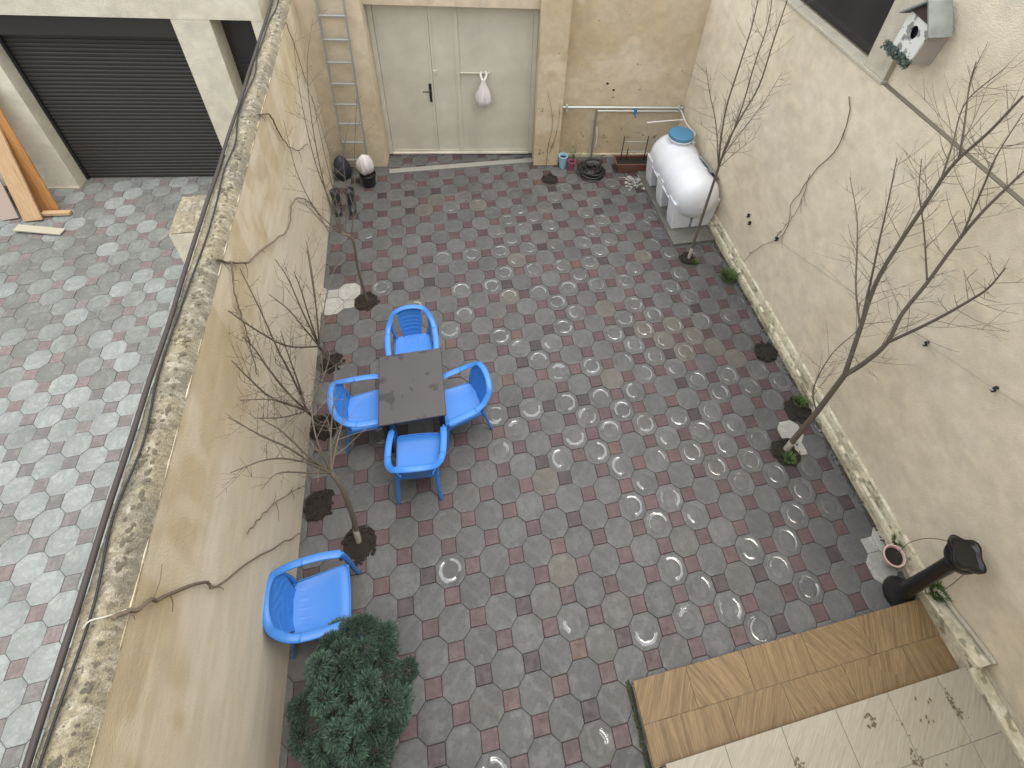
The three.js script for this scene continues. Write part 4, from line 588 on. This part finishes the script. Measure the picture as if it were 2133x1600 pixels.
{
  const b = pot('bucket', 'black bucket below the ladder stuffed with a white bag', -1.04, -7.58, 0.12, 0.095, 0.24, M.black); const g = lathe([[0.06, 0.0], [0.1, 0.04], [0.125, 0.13], [0.11, 0.24], [0.07, 0.32], [0.02, 0.36], [0.0, 0.36]], 24), p = g.attributes.position; for (let i = 0; i < p.count; i++) { const a = Math.atan2(p.getZ(i), p.getX(i)), k = 1 + 0.16 * Math.sin(4 * a + 12 * p.getY(i)) + 0.08 * Math.sin(9 * a - 20 * p.getY(i)); p.setX(i, p.getX(i) * k); p.setZ(i, p.getZ(i) * k); } g.computeVertexNormals();
  const w = tag(part('stuffed_bag', g, M.bag, scene), 'crumpled whitish bag sitting on the black bucket', 'bag'); w.position.set(-1.06, 0.22, -7.62);
}
{
  const g = lathe([[0.001, 0.0], [0.11, 0.01], [0.13, 0.12], [0.12, 0.25], [0.08, 0.36], [0.04, 0.42], [0.0, 0.43]], 24), p = g.attributes.position; for (let i = 0; i < p.count; i++) { const a = Math.atan2(p.getZ(i), p.getX(i)), k = 1 + 0.13 * Math.sin(5 * a + 10 * p.getY(i)); p.setX(i, p.getX(i) * k); p.setZ(i, p.getZ(i) * k); } g.computeVertexNormals();
  const m = tag(part('dark_sack', g, std({ color: lin(0.03, 0.035, 0.05), roughness: 0.6 }), scene), 'dark blue sack in the corner at the foot of the ladder', 'sack'); m.position.set(-1.45, 0, -7.83);
  const rub = std({ color: lin(0.035, 0.042, 0.05), roughness: 0.5 });
  const boot = (x, label) => { const b = thing('rubber_boot', label, 'boot', 'rubber boots by the wall', [x, 0, -7.03], 0.1); part('shaft', lathe([[0.055, 0.06], [0.06, 0.15], [0.068, 0.3], [0.072, 0.36], [0.064, 0.36], [0.058, 0.28], [0.0, 0.27]], 18).translate(0, 0, -0.04), rub, b); const f = new THREE.SphereGeometry(1, 18, 12).scale(0.055, 0.055, 0.13), q = f.attributes.position; for (let i = 0; i < q.count; i++) if (q.getY(i) < -0.02) q.setY(i, -0.02); f.computeVertexNormals(); part('foot', f.translate(0, 0.045, 0.03), rub, b); part('sole', new RoundedBoxGeometry(0.1, 0.025, 0.25, 2, 0.01).translate(0, 0.0125, 0.03), M.black, b); };
  boot(-1.49, 'dark rubber boot touching the boundary wall'); boot(-1.28, 'dark rubber boot standing out from the boundary wall');
}
{ // black pedestal planter
  const t = thing('pedestal_planter', 'tall black plastic pedestal planter standing by the porch step', 'planter', null, [4.05, 0, -0.68], 0.3), mat = new THREE.MeshPhysicalMaterial({ color: lin(0.012, 0.011, 0.012), roughness: 0.32 });
  part('base', lathe([[0, 0], [0.15, 0], [0.155, 0.03], [0.12, 0.08], [0.08, 0.14], [0.066, 0.2]], 26), mat, t); const sh = lathe([[0.066, 0.2], [0.06, 0.6], [0.062, 1.02]], 26); { const p = sh.attributes.position; for (let i = 0; i < p.count; i++) { const a = Math.atan2(p.getZ(i), p.getX(i)), k = 1 + 0.05 * Math.cos(13 * a); p.setX(i, p.getX(i) * k); p.setZ(i, p.getZ(i) * k); } sh.computeVertexNormals(); } part('shaft', sh, mat, t);
  const hd = lathe([[0.062, 1.02], [0.085, 1.05], [0.115, 1.08], [0.12, 1.13], [0.105, 1.15], [0.135, 1.19], [0.138, 1.24], [0.12, 1.23], [0.1, 1.2], [0, 1.19]], 32), p = hd.attributes.position; for (let i = 0; i < p.count; i++) { const a = Math.atan2(p.getZ(i), p.getX(i)), y = p.getY(i), k = y > 1.05 ? 1 + 0.14 * Math.cos(4 * a) * (y - 1.05) / 0.15 : 1; p.setX(i, p.getX(i) * k); p.setZ(i, p.getZ(i) * k); } hd.computeVertexNormals(); part('head', hd, mat, t);
  part('soil', new THREE.CircleGeometry(0.11, 16).rotateX(-Math.PI / 2).translate(0, 1.205, 0), mat, t);
  tag(part('dry_stalk', sweep([[4.06, 1.2, -0.74], [4.1, 1.02, -0.84], [4.12, 0.78, -0.93], [4.13, 0.5, -0.98], [4.15, 0.18, -0.97]], 0.004, 0.003, { seg: 5, steps: 24 }), M.vine, scene), 'thin dry stalk arching from the black planter to the pink pot', 'stalk');
  tag(part('dry_stalk_short', sweep([[4.1, 1.19, -0.64], [4.16, 0.95, -0.6], [4.2, 0.65, -0.58], [4.23, 0.36, -0.57]], 0.004, 0.003, { seg: 5, steps: 18 }), M.vine, scene), 'short dry stalk hanging from the black planter to the kerb weed', 'stalk');
}
{ const r = rng(31), g = []; for (let k = 0; k < 60; k++) g.push(new THREE.IcosahedronGeometry(0.012 + 0.03 * r() * r(), 0).scale(1.3, 0.4, 1).rotateY(r() * 6).translate(3.2 + 0.35 * r(), 0.008, -7.2 + 0.35 * r())); const m = tag(part('plaster_crumbs', g, M.limed, scene), 'scattered white plaster crumbs in front of the planter trough', 'debris'); m.userData.kind = 'stuff'; }

{ // leaf litter on the porch, moss along the step end
  const r = rng(88), g = [], put = (x, z, n, sx, sz) => { for (let k = 0; k < n; k++) { const a = r() * 6.28, q = Math.sqrt(r()); g.push(new THREE.CircleGeometry(0.006 + 0.01 * r(), 5).scale(1, 0.6, 1).rotateX(-1.57 + 0.5 * (r() - 0.5)).rotateY(a).translate(x + Math.cos(a) * q * sx, 0.304 + 0.006 * r(), z + Math.sin(a) * q * sz)); } };
  put(3.04, 0.08, 22, 0.05, 0.05); put(3.82, 0.14, 26, 0.03, 0.1); put(3.28, 0.36, 20, 0.06, 0.06); put(2.32, 0.2, 16, 0.05, 0.05); put(3.6, 0.25, 14, 0.4, 0.25);
  const l = tag(part('leaf_litter', g, std({ color: lin(0.13, 0.1, 0.055), roughness: 0.9, side: THREE.DoubleSide }), scene), 'scattered brown leaf crumbs on the pale porch tiles', 'litter'); l.userData.kind = 'stuff';
  const m = []; for (let k = 0; k < 260; k++) m.push(new THREE.IcosahedronGeometry(0.004 + 0.009 * r(), 0).scale(1, 0.6, 1.3).rotateY(r() * 6).translate(1.226 - 0.03 * r() * r(), 0.003 + 0.01 * r(), -0.62 + 0.62 * r())); for (let k = 0; k < 500; k++) m.push(new THREE.IcosahedronGeometry(0.004 + 0.008 * r(), 0).scale(1, 0.6, 1.3).rotateY(r() * 6).translate(4.2 - 0.045 * r() * r(), 0.002 + 0.01 * r(), -7.3 + 6.4 * r()));
  const o = tag(part('moss_line', m, std({ color: lin(0.045, 0.052, 0.024), roughness: 0.95 }), scene), 'dark moss and grit along the foot of the step and side wall', 'moss'); o.userData.kind = 'stuff';
}

renderer.render(scene, camera);
